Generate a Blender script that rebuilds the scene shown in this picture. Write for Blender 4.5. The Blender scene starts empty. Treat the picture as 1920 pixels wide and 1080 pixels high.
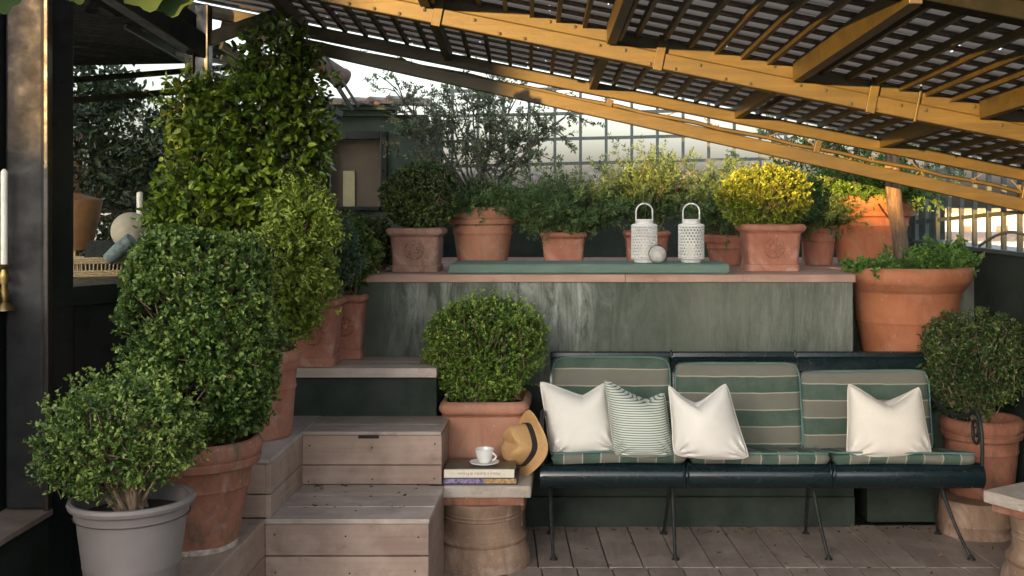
import bpy, math, random
import numpy as np
from mathutils import Vector, Matrix
# ------------------------------------------------------------------ camera, world, sun
F = 2100.0; H = 1.52; CX = 1074.0; CY = 378.0          # photo scale used to measure the place
scene = bpy.context.scene
cam_d = bpy.data.cameras.new("Camera"); cam = bpy.data.objects.new("Camera", cam_d)
scene.collection.objects.link(cam); scene.camera = cam
cam.location = (0, 0, H); cam.rotation_euler = (math.radians(90), 0, 0)
cam_d.sensor_width = 36; cam_d.lens = 36 * F / 1920
cam_d.shift_x = (960 - CX) / 1920; cam_d.shift_y = (CY - 540) / 1920
cam_d.clip_start = 0.05; cam_d.clip_end = 5000
SUN_H = Vector((-0.43, -0.90, 0)).normalized(); SUN_EL = math.radians(4.0)
sdir = Vector((SUN_H.x*math.cos(SUN_EL), SUN_H.y*math.cos(SUN_EL), math.sin(SUN_EL)))
world = bpy.data.worlds.new("World"); scene.world = world; world.use_nodes = True
nt = world.node_tree; nt.nodes.clear()
sky = nt.nodes.new("ShaderNodeTexSky"); sky.sky_type = 'NISHITA'; sky.sun_disc = False
sky.sun_elevation = SUN_EL; sky.sun_rotation = math.atan2(sdir.x, sdir.y)
sky.air_density = 1.0; sky.dust_density = 4.0; sky.ozone_density = 2.0
hs = nt.nodes.new("ShaderNodeHueSaturation"); hs.inputs['Saturation'].default_value = 0.35
bg = nt.nodes.new("ShaderNodeBackground"); bg.inputs['Strength'].default_value = 0.15
wo = nt.nodes.new("ShaderNodeOutputWorld")
nt.links.new(sky.outputs[0], hs.inputs['Color']); nt.links.new(hs.outputs[0], bg.inputs[0]); nt.links.new(bg.outputs[0], wo.inputs[0])
sun_d = bpy.data.lights.new("Sun", 'SUN'); sun_d.energy = 3.0; sun_d.angle = math.radians(0.5); sun_d.color = (0.80, 0.42, 0.115)
sun = bpy.data.objects.new("Sun", sun_d); scene.collection.objects.link(sun)
sun.rotation_euler = sdir.to_track_quat('Z', 'Y').to_euler()
scene.view_settings.view_transform = 'Standard'; scene.view_settings.look = 'None'
scene.view_settings.gamma = 1.0; scene.view_settings.exposure = 3.2
scene.cycles.max_bounces = 8; scene.cycles.transparent_max_bounces = 12

# ------------------------------------------------------------------ helpers
COL = scene.collection
R = random.Random(7); NR = np.random.default_rng(7)
def PX(X, Y, s):      # photo pixel at s pixels per metre
    return Vector(((X-CX)/s, F/s, H-(Y-CY)/s))
def thing(name, label, cat, loc, group=None):
    o = bpy.data.objects.new(name, None); COL.objects.link(o); o.location = loc
    o.empty_display_size = 0.1; o["label"] = label; o["category"] = cat
    if group: o["group"] = group
    return o
def tag(o, label, cat, group=None, kind=None):
    if label: o["label"] = label
    if cat: o["category"] = cat
    if group: o["group"] = group
    if kind: o["kind"] = kind
    return o
def wloc(o):
    v = Vector((0, 0, 0))
    while o is not None: v += o.location; o = o.parent
    return v
class MB:
    def __init__(s): s.V = []; s.F = []; s.T = []; s.n = 0
    def add(s, v, f, t=None):
        v = np.asarray(v, float).reshape(-1, 3)
        if t is None: t = R.random()
        s.V.append(v); s.T.append(np.full(len(v), t) if np.isscalar(t) else np.asarray(t, float))
        n = s.n; s.F.extend([tuple(i+n for i in q) for q in f]); s.n += len(v)
        return s
    def box(s, x0, x1, y0, y1, z0, z1, t=None, M=None):
        v = np.array([(x, y, z) for x in (x0, x1) for y in (y0, y1) for z in (z0, z1)], float)
        if M is not None: v = np.array([M @ Vector(p) for p in v])
        return s.add(v, [(0,1,3,2),(4,6,7,5),(0,4,5,1),(2,3,7,6),(0,2,6,4),(1,5,7,3)], t)
    def beam(s, p, q, w, h, t=None, up=Vector((0,0,1))):   # box from p to q, w sideways, h along up, centred
        p = Vector(p); q = Vector(q); d = (q-p); L = d.length; d.normalize()
        sd = d.cross(up).normalized(); u = sd.cross(d).normalized()
        v = []
        for a in (0, L):
            for b in (-w/2, w/2):
                for c in (-h/2, h/2): v.append(p+d*a+sd*b+u*c)
        return s.add(v, [(0,1,3,2),(4,6,7,5),(0,4,5,1),(2,3,7,6),(0,2,6,4),(1,5,7,3)], t)
    def tube(s, pts, r, n=8, t=None, cap=True):
        pts = [Vector(p) for p in pts]
        rs = r if isinstance(r, (list, tuple)) else [r]*len(pts)
        V = []; prev = None
        for i, p in enumerate(pts):
            a = pts[max(i-1, 0)]; b = pts[min(i+1, len(pts)-1)]
            d = (b-a).normalized() if (b-a).length > 1e-9 else Vector((0,0,1))
            if prev is None:
                ref = Vector((1,0,0)) if abs(d.x) < .9 else Vector((0,1,0)); u = d.cross(ref).normalized()
            else:
                u = (prev - d*prev.dot(d)); u = u.normalized() if u.length > 1e-6 else d.orthogonal().normalized()
            prev = u; w = d.cross(u)
            for k in range(n):
                a_ = 2*math.pi*k/n; V.append(p+(u*math.cos(a_)+w*math.sin(a_))*rs[i])
        Fc = [(i*n+k, i*n+(k+1) % n, (i+1)*n+(k+1) % n, (i+1)*n+k) for i in range(len(pts)-1) for k in range(n)]
        if cap: Fc += [tuple(range(n-1, -1, -1)), tuple((len(pts)-1)*n+k for k in range(n))]
        return s.add(V, Fc, t)
    def lathe(s, c, prof, n=48, sq=0.0, t=None, wob=0.0, M=None, rot=0.0):  # prof [(r,z)], sq 0 round .. 1 square
        V = []; ph = R.random()*6
        for (r, z) in prof:
            for k in range(n):
                a = 2*math.pi*(k+.5)/n
                ca, sa = math.cos(a), math.sin(a)
                m = max(abs(ca), abs(sa)); e = 9.0
                rr = r*((1-sq)+sq/((abs(ca)**e+abs(sa)**e)**(1/e)))
                rr *= 1+wob*math.sin(2*a+ph+z*7)+wob*.6*math.sin(5*a+ph*2-z*11)
                p = Vector((rr*math.cos(a+rot), rr*math.sin(a+rot), z))
                if M is not None: p = M @ p
                V.append(Vector(c)+p)
        m_ = len(prof)
        Fc = [(i*n+k, i*n+(k+1) % n, (i+1)*n+(k+1) % n, (i+1)*n+k) for i in range(m_-1) for k in range(n)]
        Fc += [tuple(range(n-1, -1, -1)), tuple((m_-1)*n+k for k in range(n))]
        return s.add(V, Fc, t)
    def grid(s, P, closed=False, t=None):   # P array [i][j] of points
        P = np.asarray(P, float); a, b = P.shape[:2]
        f = [(i*b+j, i*b+(j+1) % b, (i+1)*b+(j+1) % b, (i+1)*b+j) for i in range(a-1) for j in range(b if closed else b-1)]
        return s.add(P.reshape(-1, 3), f, t)
    def build(s, name, mat, parent=None, smooth=False, bevel=0.0, label=None, flip=False):
        V = np.concatenate(s.V) if s.V else np.zeros((0, 3))
        off = wloc(parent) if parent is not None else Vector((0, 0, 0))
        V = V-np.array(off)
        me = bpy.data.meshes.new(name); me.from_pydata(V.tolist(), [], s.F)
        at = me.attributes.new("tint", 'FLOAT', 'POINT'); at.data.foreach_set("value", np.concatenate(s.T).astype(np.float32))
        import bmesh
        if len(s.F) < 60000:
            b = bmesh.new(); b.from_mesh(me); bmesh.ops.recalc_face_normals(b, faces=b.faces); b.to_mesh(me); b.free()
        me.update()
        if smooth:
            me.polygons.foreach_set("use_smooth", [True]*len(me.polygons))
            try: me.set_sharp_from_angle(angle=math.radians(40))
            except Exception: pass
        me.materials.append(mat)
        o = bpy.data.objects.new(name, me); COL.objects.link(o)
        if parent is not None: o.parent = parent
        if bevel > 0:
            m = o.modifiers.new("Bevel", 'BEVEL'); m.width = bevel; m.segments = 2; m.limit_method = 'ANGLE'; m.angle_limit = math.radians(40)
        if label: o["label"] = label
        return o

# ------------------------------------------------------------------ materials
class NG:
    def __init__(s, name):
        s.m = bpy.data.materials.new(name); s.m.use_nodes = True; s.t = s.m.node_tree
        s.b = s.t.nodes["Principled BSDF"]; s.o = s.t.nodes["Material Output"]
        s.tc = s.t.nodes.new("ShaderNodeTexCoord")
    def n(s, k, **kw):
        x = s.t.nodes.new("ShaderNode"+k)
        for a, b in kw.items(): setattr(x, a, b)
        return x
    def l(s, a, b): s.t.links.new(a, b)
    def attr(s, name="tint"):
        x = s.n("Attribute"); x.attribute_name = name; return x.outputs['Fac']
    def map(s, scale=(1, 1, 1), src='Object', rot=(0, 0, 0)):
        m = s.n("Mapping"); m.inputs['Scale'].default_value = scale; m.inputs['Rotation'].default_value = rot
        s.l(s.tc.outputs[src], m.inputs[0]); return m.outputs[0]
    def noise(s, vec, scale, detail=5, rough=.6, dist=0):
        x = s.n("TexNoise"); x.inputs['Scale'].default_value = scale; x.inputs['Detail'].default_value = detail
        x.inputs['Roughness'].default_value = rough; x.inputs['Distortion'].default_value = dist
        s.l(vec, x.inputs['Vector']); return x.outputs['Fac']
    def ramp(s, fac, stops, interp='LINEAR'):
        x = s.n("ValToRGB"); x.color_ramp.interpolation = interp; e = x.color_ramp.elements
        while len(e) > 1: e.remove(e[0])
        e[0].position = stops[0][0]; c = stops[0][1]; e[0].color = (c, c, c, 1) if not isinstance(c, tuple) else (*c, 1)
        for p, c in stops[1:]:
            q = e.new(p); q.color = (c, c, c, 1) if not isinstance(c, tuple) else (*c, 1)
        s.l(fac, x.inputs[0]); return x.outputs[0]
    def mix(s, fac, a, b, mode='MIX'):
        x = s.n("Mix", data_type='RGBA', blend_type=mode)
        for sock, v in ((x.inputs[0], fac), (x.inputs[6], a), (x.inputs[7], b)):
            if isinstance(v, (int, float)): sock.default_value = v
            elif isinstance(v, tuple): sock.default_value = (*v, 1)
            else: s.l(v, sock)
        return x.outputs[2]
    def math(s, op, a, b=0.0, c=0.0):
        x = s.n("Math", operation=op)
        for i, v in enumerate((a, b, c)):
            if isinstance(v, (int, float)): x.inputs[i].default_value = v
            else: s.l(v, x.inputs[i])
        return x.outputs[0]
    def bump(s, h, strength=.3, dist=.01):
        x = s.n("Bump"); x.inputs['Strength'].default_value = strength; x.inputs['Distance'].default_value = dist
        s.l(h, x.inputs['Height']); s.l(x.outputs[0], s.b.inputs['Normal']); return x
    def done(s, col=None, rough=None, **kw):
        for k, v in (('Base Color', col), ('Roughness', rough)):
            if v is None: continue
            if isinstance(v, tuple): s.b.inputs[k].default_value = (*v, 1)
            elif isinstance(v, (int, float)): s.b.inputs[k].default_value = v
            else: s.l(v, s.b.inputs[k])
        for k, v in kw.items(): s.b.inputs[k.replace('_', ' ')].default_value = v
        return s.m

def mat_wood(name, c0, c1, axis='x', rough=.65, worn=.35):
    g = NG(name); sc = {'x': (1.2, 26, 26), 'y': (26, 1.2, 26), 'z': (26, 26, 1.2)}[axis]
    t = g.attr(); v = g.map(sc)
    # shift the grain from board to board
    ad = g.n("VectorMath", operation='ADD'); cmb = g.n("CombineXYZ")
    sh = g.math('MULTIPLY', t, 37.0)
    for i in range(3): g.l(sh, cmb.inputs[i])
    g.l(v, ad.inputs[0]); g.l(cmb.outputs[0], ad.inputs[1])
    n1 = g.noise(ad.outputs[0], 1.6, 8, .65, .6); n2 = g.noise(g.map((1, 1, 1)), 5.0, 5, .6)
    col = g.ramp(n1, [(.25, c0), (.75, c1)])
    col = g.mix(g.math('MULTIPLY', t, .5), col, tuple(x*.62 for x in c0))
    st = g.ramp(n2, [(.45, 0.0), (.7, 1.0)])
    col = g.mix(g.math('MULTIPLY', st, worn), col, tuple(min(1, x*1.25+.05) for x in c1))
    dk = g.ramp(g.noise(g.map((1, 1, 1)), 13, 4, .6), [(.25, 1.0), (.42, 0.0)])
    col = g.mix(g.math('MULTIPLY', dk, .45), col, tuple(x*.35 for x in c0))
    g.bump(n1, .35, .003)
    return g.done(col, rough)
def mat_terra(name, c0=(.36, .13, .07), c1=(.5, .23, .14), bloom=.5, moss=.15):
    g = NG(name); v = g.map()
    n1 = g.noise(v, 7, 6, .6, .4); n2 = g.noise(v, 3.1, 8, .7, .8); n3 = g.noise(g.map((1, 1, .35)), 22, 6, .7)
    col = g.ramp(n1, [(.3, c0), (.7, c1)])
    bl = g.ramp(n2, [(.50, 0.0), (.62, 1.0)])
    col = g.mix(g.math('MULTIPLY', bl, bloom), col, (.58, .44, .38))
    ms = g.ramp(n3, [(.5, 0.0), (.72, 1.0)])
    wv = g.noise(g.map((2.5, 2.5, .5)), 6, 7, .75, 1.0); col = g.mix(g.ramp(wv, [(.52, 0.0), (.72, .45)]), col, tuple(x*.45 for x in c0))
    col = g.mix(g.math('MULTIPLY', ms, moss*2), col, (.1, .085, .05))
    fl = g.ramp(g.noise(v, 60, 3, .7), [(.66, 0.0), (.72, 1.0)])
    col = g.mix(g.math('MULTIPLY', fl, .35), col, (.75, .68, .6))
    g.bump(g.mix(.5, n3, n1), .35, .004)
    return g.done(col, .82)
def mat_leaf(name, dark, mid, young, rough=.42, trans=.16):
    g = NG(name); t = g.attr()
    col = g.ramp(t, [(0, dark), (.55, mid), (1, young)])
    g.done(col, rough)
    g.b.inputs['Specular IOR Level'].default_value = .45
    tr = g.n("BsdfTranslucent"); g.l(g.mix(.5, col, young), tr.inputs[0])
    mx = g.n("MixShader"); mx.inputs[0].default_value = trans
    g.l(g.b.outputs[0], mx.inputs[1]); g.l(tr.outputs[0], mx.inputs[2]); g.l(mx.outputs[0], g.o.inputs[0])
    return g.m
def mat_paint(name, c, rough=.3, var=.25, bump=.15, scale=8, chips=None):
    g = NG(name); v = g.map(); n = g.noise(v, scale, 6, .65, .3)
    col = g.ramp(n, [(.3, tuple(x*(1-var) for x in c)), (.7, tuple(x*(1+var) for x in c))])
    if chips:
        col = g.mix(g.ramp(g.noise(v, 45, 4, .7), [(.68, 0.0), (.74, 1.0)]), col, chips)
    g.bump(g.noise(v, scale*5, 4, .6), bump, .003)
    return g.done(col, g.ramp(g.noise(v, scale*2.3, 4), [(.3, rough*.7), (.7, min(1, rough*1.5))]))
def mat_plain(name, c, rough=.5, metal=0.0, var=.12, scale=20):
    g = NG(name); n = g.noise(g.map(), scale, 5)
    g.bump(n, .12, .002)
    return g.done(g.ramp(n, [(.3, tuple(x*(1-var) for x in c)), (.7, tuple(min(1, x*(1+var)) for x in c))]), rough, Metallic=metal)
def mat_stripes(name, axis):
    g = NG(name); sp = g.n("SeparateXYZ"); g.l(g.tc.outputs['Object'], sp.inputs[0])
    c = sp.outputs[{'x': 0, 'y': 1, 'z': 2}[axis]]
    nz = g.noise(g.map(), 6, 3); c = g.math('ADD', c, g.math('MULTIPLY', g.math('SUBTRACT', nz, .5), .012))
    per = .148 if axis == 'z' else .156
    fr = g.math('FRACT', g.math('ADD', g.math('DIVIDE', c, per), 20.0))
    band = g.math('GREATER_THAN', fr, .5)
    green, taupe, line = (.05, .088, .066), (.152, .15, .122), (.34, .33, .26)
    col = g.mix(band, green, taupe)
    e = g.math('MINIMUM', g.math('ABSOLUTE', g.math('SUBTRACT', fr, .5)), g.math('MINIMUM', fr, g.math('SUBTRACT', 1.0, fr)))
    col = g.mix(g.math('LESS_THAN', e, .018), col, line)
    w = g.noise(g.map((1, 1, 1)), 9, 6, .7)
    col = g.mix(g.ramp(w, [(.3, .22), (.6, 0.0)]), col, (.22, .24, .2))
    wv = g.noise(g.map(), 420, 2, .5); wr = g.noise(g.map((1, 1, 1)), 14, 4, .55, 1.2)
    g.bump(g.mix(.75, wv, wr), .5, .006)
    return g.done(col, .9)
def mat_ticking():
    g = NG("ticking_fabric"); sp = g.n("SeparateXYZ"); g.l(g.tc.outputs['Object'], sp.inputs[0])
    fr = g.math('FRACT', g.math('ADD', g.math('DIVIDE', sp.outputs[2], .0096), 60.0))
    col = g.mix(g.math('GREATER_THAN', fr, .64), (.58, .61, .54), (.10, .15, .125))
    g.bump(g.noise(g.map(), 300, 2), .3, .002)
    return g.done(col, .9)
def mat_linen(name="white_linen", c=(.80, .77, .71)):
    g = NG(name); v = g.map(); n = g.noise(v, 9, 5, .6, 1.5)
    g.bump(g.mix(.6, n, g.noise(v, 380, 2)), .35, .008)
    return g.done(g.ramp(n, [(.3, tuple(x*.93 for x in c)), (.7, c)]), .92)
def mat_wall():
    g = NG("green_limewash"); tc = g.map((1, 1, 1))
    n0 = g.noise(tc, 2.2, 7, .62, .5); n1 = g.noise(g.map((7, 7, 1.1)), 2.0, 9, .78, 1.0)
    n2 = g.noise(g.map((1.4, 1, .35)), 1.9, 4, .5); n3 = g.noise(tc, 30, 6, .7)
    col = g.ramp(n0, [(.3, (.030, .046, .033)), (.7, (.072, .092, .068))])
    # pale lime streaks running down from the coping
    sp = g.n("SeparateXYZ"); g.l(g.tc.outputs['Object'], sp.inputs[0])
    up = g.ramp(sp.outputs[2], [(.62, 0.0), (1.15, 1.0)])
    xm = g.n("MapRange"); g.l(sp.outputs[0], xm.inputs[0]); xm.inputs[1].default_value = -1.3; xm.inputs[2].default_value = 1.1
    def X_(px): return ((px-CX)/400.0-.3+1.3)/2.4
    cl = g.ramp(xm.outputs[0], [(X_(700), 0.0), (X_(770), .8), (X_(880), .55), (X_(910), .25), (X_(960), .9), (X_(1095), .95), (X_(1120), .25), (X_(1300), .15), (X_(1450), .4), (X_(1540), .35), (X_(1580), .9), (X_(1608), .6)])
    st = g.ramp(n1, [(.40, 0.0), (.70, 1.0)])
    f = g.math('MULTIPLY', g.math('MULTIPLY', st, cl), g.ramp(g.noise(g.map((3, 3, 1.6)), 2.5, 5, .6), [(.3, .35), (.6, 1.0)]))
    f = g.math('MULTIPLY', f, up)
    col = g.mix(g.math('MINIMUM', g.math('MULTIPLY', f, 1.35), .9), col, (.38, .41, .385))
    veil = g.ramp(g.noise(g.map((.8, 1, .5)), 2.6, 5, .6), [(.33, 0.15), (.65, .62)])
    rightish = g.ramp(sp.outputs[0], [(0.0, 0.0), (.35, 1.0)])
    veil = g.math('MULTIPLY', g.math('MULTIPLY', veil, up), g.mix(.75, rightish, 1.0) if False else rightish)
    col = g.mix(veil, col, (.18, .19, .15))
    cr = g.ramp(g.noise(g.map((14, 14, 1.5)), 1.2, 8, .8, 1.2), [(.485, 0.0), (.5, 1.0), (.515, 0.0)])
    col = g.mix(g.math('MULTIPLY', cr, g.math('MULTIPLY', rightish, .45)), col, (.02, .02, .018))
    fl = g.ramp(n3, [(.68, 0.0), (.73, 1.0)]); col = g.mix(g.math('MULTIPLY', fl, .6), col, (.28, .3, .27))
    g.bump(g.mix(.4, n3, n1), .4, .005)
    return g.done(col, .75)

M = {}
M['terra'] = mat_terra("terracotta", (.30, .11, .07), (.44, .20, .135), .55)
M['terra_red'] = mat_terra("terracotta_dark", (.2, .075, .045), (.36, .15, .09), .3, .5)
M['terra_warm'] = mat_terra("terracotta_warm", (.34, .115, .05), (.46, .18, .09), .18, .12)
M['terra_pink'] = mat_terra("terracotta_pink", (.38, .17, .105), (.48, .25, .165), .55, .1)
M['terra_grey'] = mat_terra("terracotta_weathered", (.26, .13, .1), (.42, .27, .22), .6, .3)
M['drum'] = mat_terra("weathered_clay", (.2, .12, .08), (.36, .24, .16), .5, .14)
M['wood_x'] = mat_wood("weathered_board_x", (.27, .178, .135), (.41, .30, .24), 'x', .65, .5)
M['tread'] = mat_wood('bleached_sheen_tread_board', (.33, .26, .225), (.50, .42, .37), 'x', .5, .5)  # bleached grey, made paler to hold the sky sheen of the treads
M['tread_y'] = mat_wood('bleached_sheen_tread_board_side', (.27, .225, .2), (.42, .365, .335), 'y', .5, .5)  # same bleached wood with the sky sheen in its colour, grain along y
M['wood_y'] = mat_wood("weathered_board_y", (.25, .17, .13), (.38, .285, .23), 'y', .65, .5)
def reed(m):
    t = m.node_tree; b = t.nodes["Principled BSDF"]; o = t.nodes["Material Output"]; tr = t.nodes.new("ShaderNodeBsdfTranslucent")
    mx = t.nodes.new("ShaderNodeMixShader"); mx.inputs[0].default_value = .6
    tr.inputs[0].default_value = (.20, .165, .135, 1)
    t.links.new(b.outputs[0], mx.inputs[1]); t.links.new(tr.outputs[0], mx.inputs[2]); t.links.new(mx.outputs[0], o.inputs[0])
M['floor'] = mat_wood("floor_board", (.23, .18, .15), (.37, .30, .26), 'y', .6, .5)
M['coping'] = mat_wood("pink_coping_board", (.34, .2, .155), (.46, .31, .25), 'x')
M['wall'] = mat_wall()
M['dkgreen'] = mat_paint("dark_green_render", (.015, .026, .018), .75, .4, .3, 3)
M['hutgreen'] = mat_paint("hut_green_render", (.045, .075, .055), .7, .2, .3, 3)
M['frame'] = mat_paint("black_green_gloss", (.006, .009, .0095), .38, .3, .2, 9)
M['bench'] = mat_paint("bench_enamel", (.007, .016, .019), .2, .1, .03, 12)
M['iron'] = mat_paint("wrought_iron", (.009, .011, .0105), .6, .3, .3, 30)
M['beam'] = mat_paint("olive_painted_timber", (.075, .06, .013), .42, .45, .5, 14)
def mat_beam():
    g = NG("olive_stained_timber"); n1 = g.noise(g.map((1.3, 22, 22)), 1.6, 9, .7, .7); n2 = g.noise(g.map(), 4, 6, .65); n3 = g.noise(g.map((1, 3, 3)), 30, 4, .7)
    col = g.ramp(n1, [(.25, (.014, .011, .003)), (.5, (.038, .029, .005)), (.75, (.062, .047, .009))])
    col = g.mix(g.math('MULTIPLY', g.ramp(n2, [(.42, 0.0), (.65, 1.0)]), .6), col, (.018, .016, .007))
    col = g.mix(g.ramp(n3, [(.70, 0.0), (.76, .6)]), col, (.13, .10, .045))
    g.bump(g.mix(.3, n1, n3), .55, .004)
    return g.done(col, .5)
M['beam'] = mat_beam()
M['dkbeam'] = mat_paint('shade_dark_timber', (.006, .0065, .004), .8, .3, .4, 9)  # shade on the front beam is put into this near-black colour
M['dkbeam'].node_tree.nodes['Principled BSDF'].inputs['Specular IOR Level'].default_value = .08
M['batten'] = mat_paint("dark_batten", (.05, .04, .032), .7, .4, .5, 10)
M['mat'] = mat_wood("bleached_roof_board", (.3, .25, .2), (.5, .43, .36), 'x', .8, .4)
M['stripe_z'] = mat_stripes("awning_stripe_back", 'z'); M['stripe_x'] = mat_stripes("awning_stripe_seat", 'x')
M['piping'] = mat_plain("teal_piping", (.1, .2, .18), .8)
M['tick'] = mat_ticking(); M['linen'] = mat_linen(); M['linen2'] = mat_linen("cream_linen", (.78, .73, .64))
M['pad'] = mat_plain("grey_green_pad", (.12, .19, .16), .8, 0, .15, 6)
M['plastic'] = mat_plain("taupe_plastic", (.185, .163, .155), .55, 0, .16, 5)
M['ceramic'] = mat_plain("white_glaze", (.78, .78, .75), .25)
M['lantern'] = mat_plain("white_lacquer", (.74, .75, .74), .45)
M['marble'] = mat_plain("mottled_stone", (.5, .5, .47), .5, 0, .3, 40)
def mat_slab():
    g = NG("travertine_slab"); v = g.map(); n = g.noise(v, 6, 8, .7, .6); p = g.noise(g.map((1, 1, 3)), 38, 6, .75)
    col = g.ramp(n, [(.3, (.34, .27, .21)), (.7, (.52, .47, .41))]); pit = g.ramp(p, [(.30, 1.0), (.42, 0.0)])
    col = g.mix(g.math('MULTIPLY', pit, .7), col, (.16, .11, .08)); g.bump(g.math('SUBTRACT', p, g.math('MULTIPLY', pit, .6)), .6, .006)
    return g.done(col, .7)
M['slab'] = mat_slab()
reed(M['mat'])
M['soil'] = mat_plain("potting_soil", (.03, .022, .016), .95, 0, .5, 60)
M['bark'] = mat_plain("bark", (.13, .095, .065), .9, 0, .45, 45)
M['greybark'] = mat_plain('grey_bark', (.09, .08, .07), .9, 0, .4, 45)
M['twig'] = mat_plain("twig", (.2, .14, .09), .9, 0, .3, 45)
M['straw'] = mat_plain("tan_straw", (.52, .31, .13), .75, 0, .12, 120)
M['band'] = mat_plain("black_ribbon", (.02, .016, .02), .7)
M['paper'] = mat_plain("cream_paper", (.72, .66, .54), .8, 0, .1, 60)
M['navy'] = mat_plain("navy_cover", (.025, .022, .06), .3)
M['cover'] = mat_plain("olive_cover", (.09, .085, .06), .35, 0, .5, 25)
M['purple'] = mat_plain("lilac_page", (.22, .17, .30), .6, 0, .9, 75)
M['ochre'] = mat_plain("ochre_page", (.4, .24, .1), .6, 0, .7, 70)
M['ink'] = mat_plain("faded_ink", (.3, .16, .1), .7)
M['brass'] = mat_plain("brass", (.35, .25, .1), .35, .9)
M['wax'] = mat_plain("ivory_wax", (.75, .72, .62), .5)
M['wicker'] = mat_plain("wicker", (.42, .32, .18), .8, 0, .3, 90)
M['shade'] = mat_plain("amber_shade", (.17, .075, .025), .8, 0, .4, 7)
M['bluestone'] = mat_plain("mottled_blue_clay", (.13, .17, .17), .6, 0, .6, 40)
M['copper'] = mat_plain("brown_metal", (.09, .06, .05), .45, .5)
M['fence'] = mat_plain("grey_green_iron", (.06, .075, .07), .55)
M['tile'] = mat_terra("roof_tile", (.17, .12, .09), (.3, .24, .2), .4, .5)
M['stone'] = mat_plain("grey_coping_stone", (.28, .25, .21), .85, 0, .35, 25)
M['render'] = mat_plain("pale_render", (.74, .68, .58), .9, 0, .08, .4)
M['darkroom'] = mat_plain("interior_plaster", (.12, .09, .065), .9, 0, .3, 3)
M['blind'] = mat_plain("taupe_blind", (.19, .14, .11), .8, 0, .15, 3)
M['roofmem'] = mat_plain("ground_far", (.4, .38, .34), .95, 0, .2, .05)  # distance haze is put into this pale ground colour
# leaves
M['l_box'] = mat_leaf("boxwood_leaf", (.014, .036, .006), (.062, .118, .02), (.25, .33, .07))
M['l_boxd'] = mat_leaf("boxwood_dark_leaf", (.010, .026, .007), (.036, .074, .018), (.15, .20, .05))
M['l_boxb'] = mat_leaf("boxwood_bright_leaf", (.018, .048, .006), (.09, .165, .022), (.30, .42, .07))
M['l_boxy'] = mat_leaf("golden_boxwood_leaf", (.06, .09, .012), (.14, .20, .022), (.36, .42, .045))
M['l_blue'] = mat_leaf("bluish_boxwood_leaf", (.03, .06, .035), (.07, .13, .075), (.15, .25, .13))
M['l_clim'] = mat_leaf("climber_leaf", (.016, .036, .005), (.075, .13, .012), (.26, .36, .04), .3)
M['l_lime'] = mat_leaf("lime_leaf", (.03, .062, .008), (.14, .21, .025), (.38, .46, .08), .38, .28)
M['l_olive'] = mat_leaf("olive_leaf", (.045, .07, .035), (.12, .16, .085), (.28, .33, .2))
M['l_rose'] = mat_leaf("rosemary_leaf", (.04, .07, .02), (.085, .15, .05), (.18, .28, .10), .55)
M['l_herb'] = mat_leaf("herb_leaf", (.03, .08, .02), (.08, .18, .035), (.18, .32, .06), .5)
M['l_treed'] = mat_leaf("dark_tree_leaf", (.006, .013, .004), (.014, .026, .009), (.035, .055, .016))
def mat_glass():
    g = NG("window_glass"); gl = g.n("BsdfGlossy"); gl.inputs['Roughness'].default_value = .01; gl.inputs[0].default_value = (.9, .95, .95, 1)
    tr = g.n("BsdfTransparent"); tr.inputs[0].default_value = (.9, .93, .91, 1)
    fr = g.n("LayerWeight"); fr.inputs[0].default_value = .5
    mx = g.n("MixShader"); g.l(g.math('ADD', g.math('MULTIPLY', g.math('POWER', fr.outputs['Facing'], 3.0), .5), .045), mx.inputs[0]); g.l(tr.outputs[0], mx.inputs[1]); g.l(gl.outputs[0], mx.inputs[2])
    g.l(mx.outputs[0], g.o.inputs[0]); return g.m
M['glass'] = mat_glass()

# ------------------------------------------------------------------ foliage
def lowfreq(seed, k=6, f=3.0):
    r = np.random.default_rng(seed); D = r.normal(size=(k, 3)); D /= np.linalg.norm(D, axis=1)[:, None]
    Fq = f*(.6+r.random(k)*1.4); P = r.random(k)*6.28
    return lambda p: np.sin((p@D.T)*Fq+P).sum(1)/math.sqrt(k)
def nrm(a): return a/np.maximum(np.linalg.norm(a, axis=1)[:, None], 1e-9)
def leaf_mesh(name, P, D, L, W, tint, mat, parent, seed=0, curl=.2):
    """P base points, D directions, L lengths, W widths; each leaf a pointed blade folded on its midrib"""
    r = np.random.default_rng(seed); n = len(P)
    D = nrm(D); A = nrm(np.cross(D, r.normal(size=(n, 3)))); N = np.cross(D, A)
    L = L[:, None]; W = W[:, None]
    c = N*W*curl
    v0 = P; tip = P+D*L-N*L*.12
    a1 = P+D*L*.3+A*W*.45+c; a2 = P+D*L*.72+A*W*.38+c*.7
    b1 = P+D*L*.3-A*W*.45+c; b2 = P+D*L*.72-A*W*.38+c*.7
    V = np.stack([v0, a1, a2, tip, b2, b1], 1).reshape(-1, 3)-np.array(wloc(parent) if parent else (0, 0, 0))
    base = np.arange(n)[:, None]*6
    Fc = np.concatenate([base+np.array([0, 1, 2, 3]), base+np.array([0, 3, 4, 5])], 1).reshape(-1)
    me = bpy.data.meshes.new(name); me.vertices.add(n*6); me.vertices.foreach_set("co", V.astype(np.float32).ravel())
    me.loops.add(n*8); me.loops.foreach_set("vertex_index", Fc.astype(np.int32))
    me.polygons.add(n*2); me.polygons.foreach_set("loop_start", (np.arange(n*2)*4).astype(np.int32))
    me.update(calc_edges=True)
    at = me.attributes.new("tint", 'FLOAT', 'POINT'); at.data.foreach_set("value", np.repeat(np.clip(tint, 0, 1), 6).astype(np.float32))
    me.materials.append(mat); o = bpy.data.objects.new(name, me); COL.objects.link(o)
    if parent is not None: o.parent = parent
    return o
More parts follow.
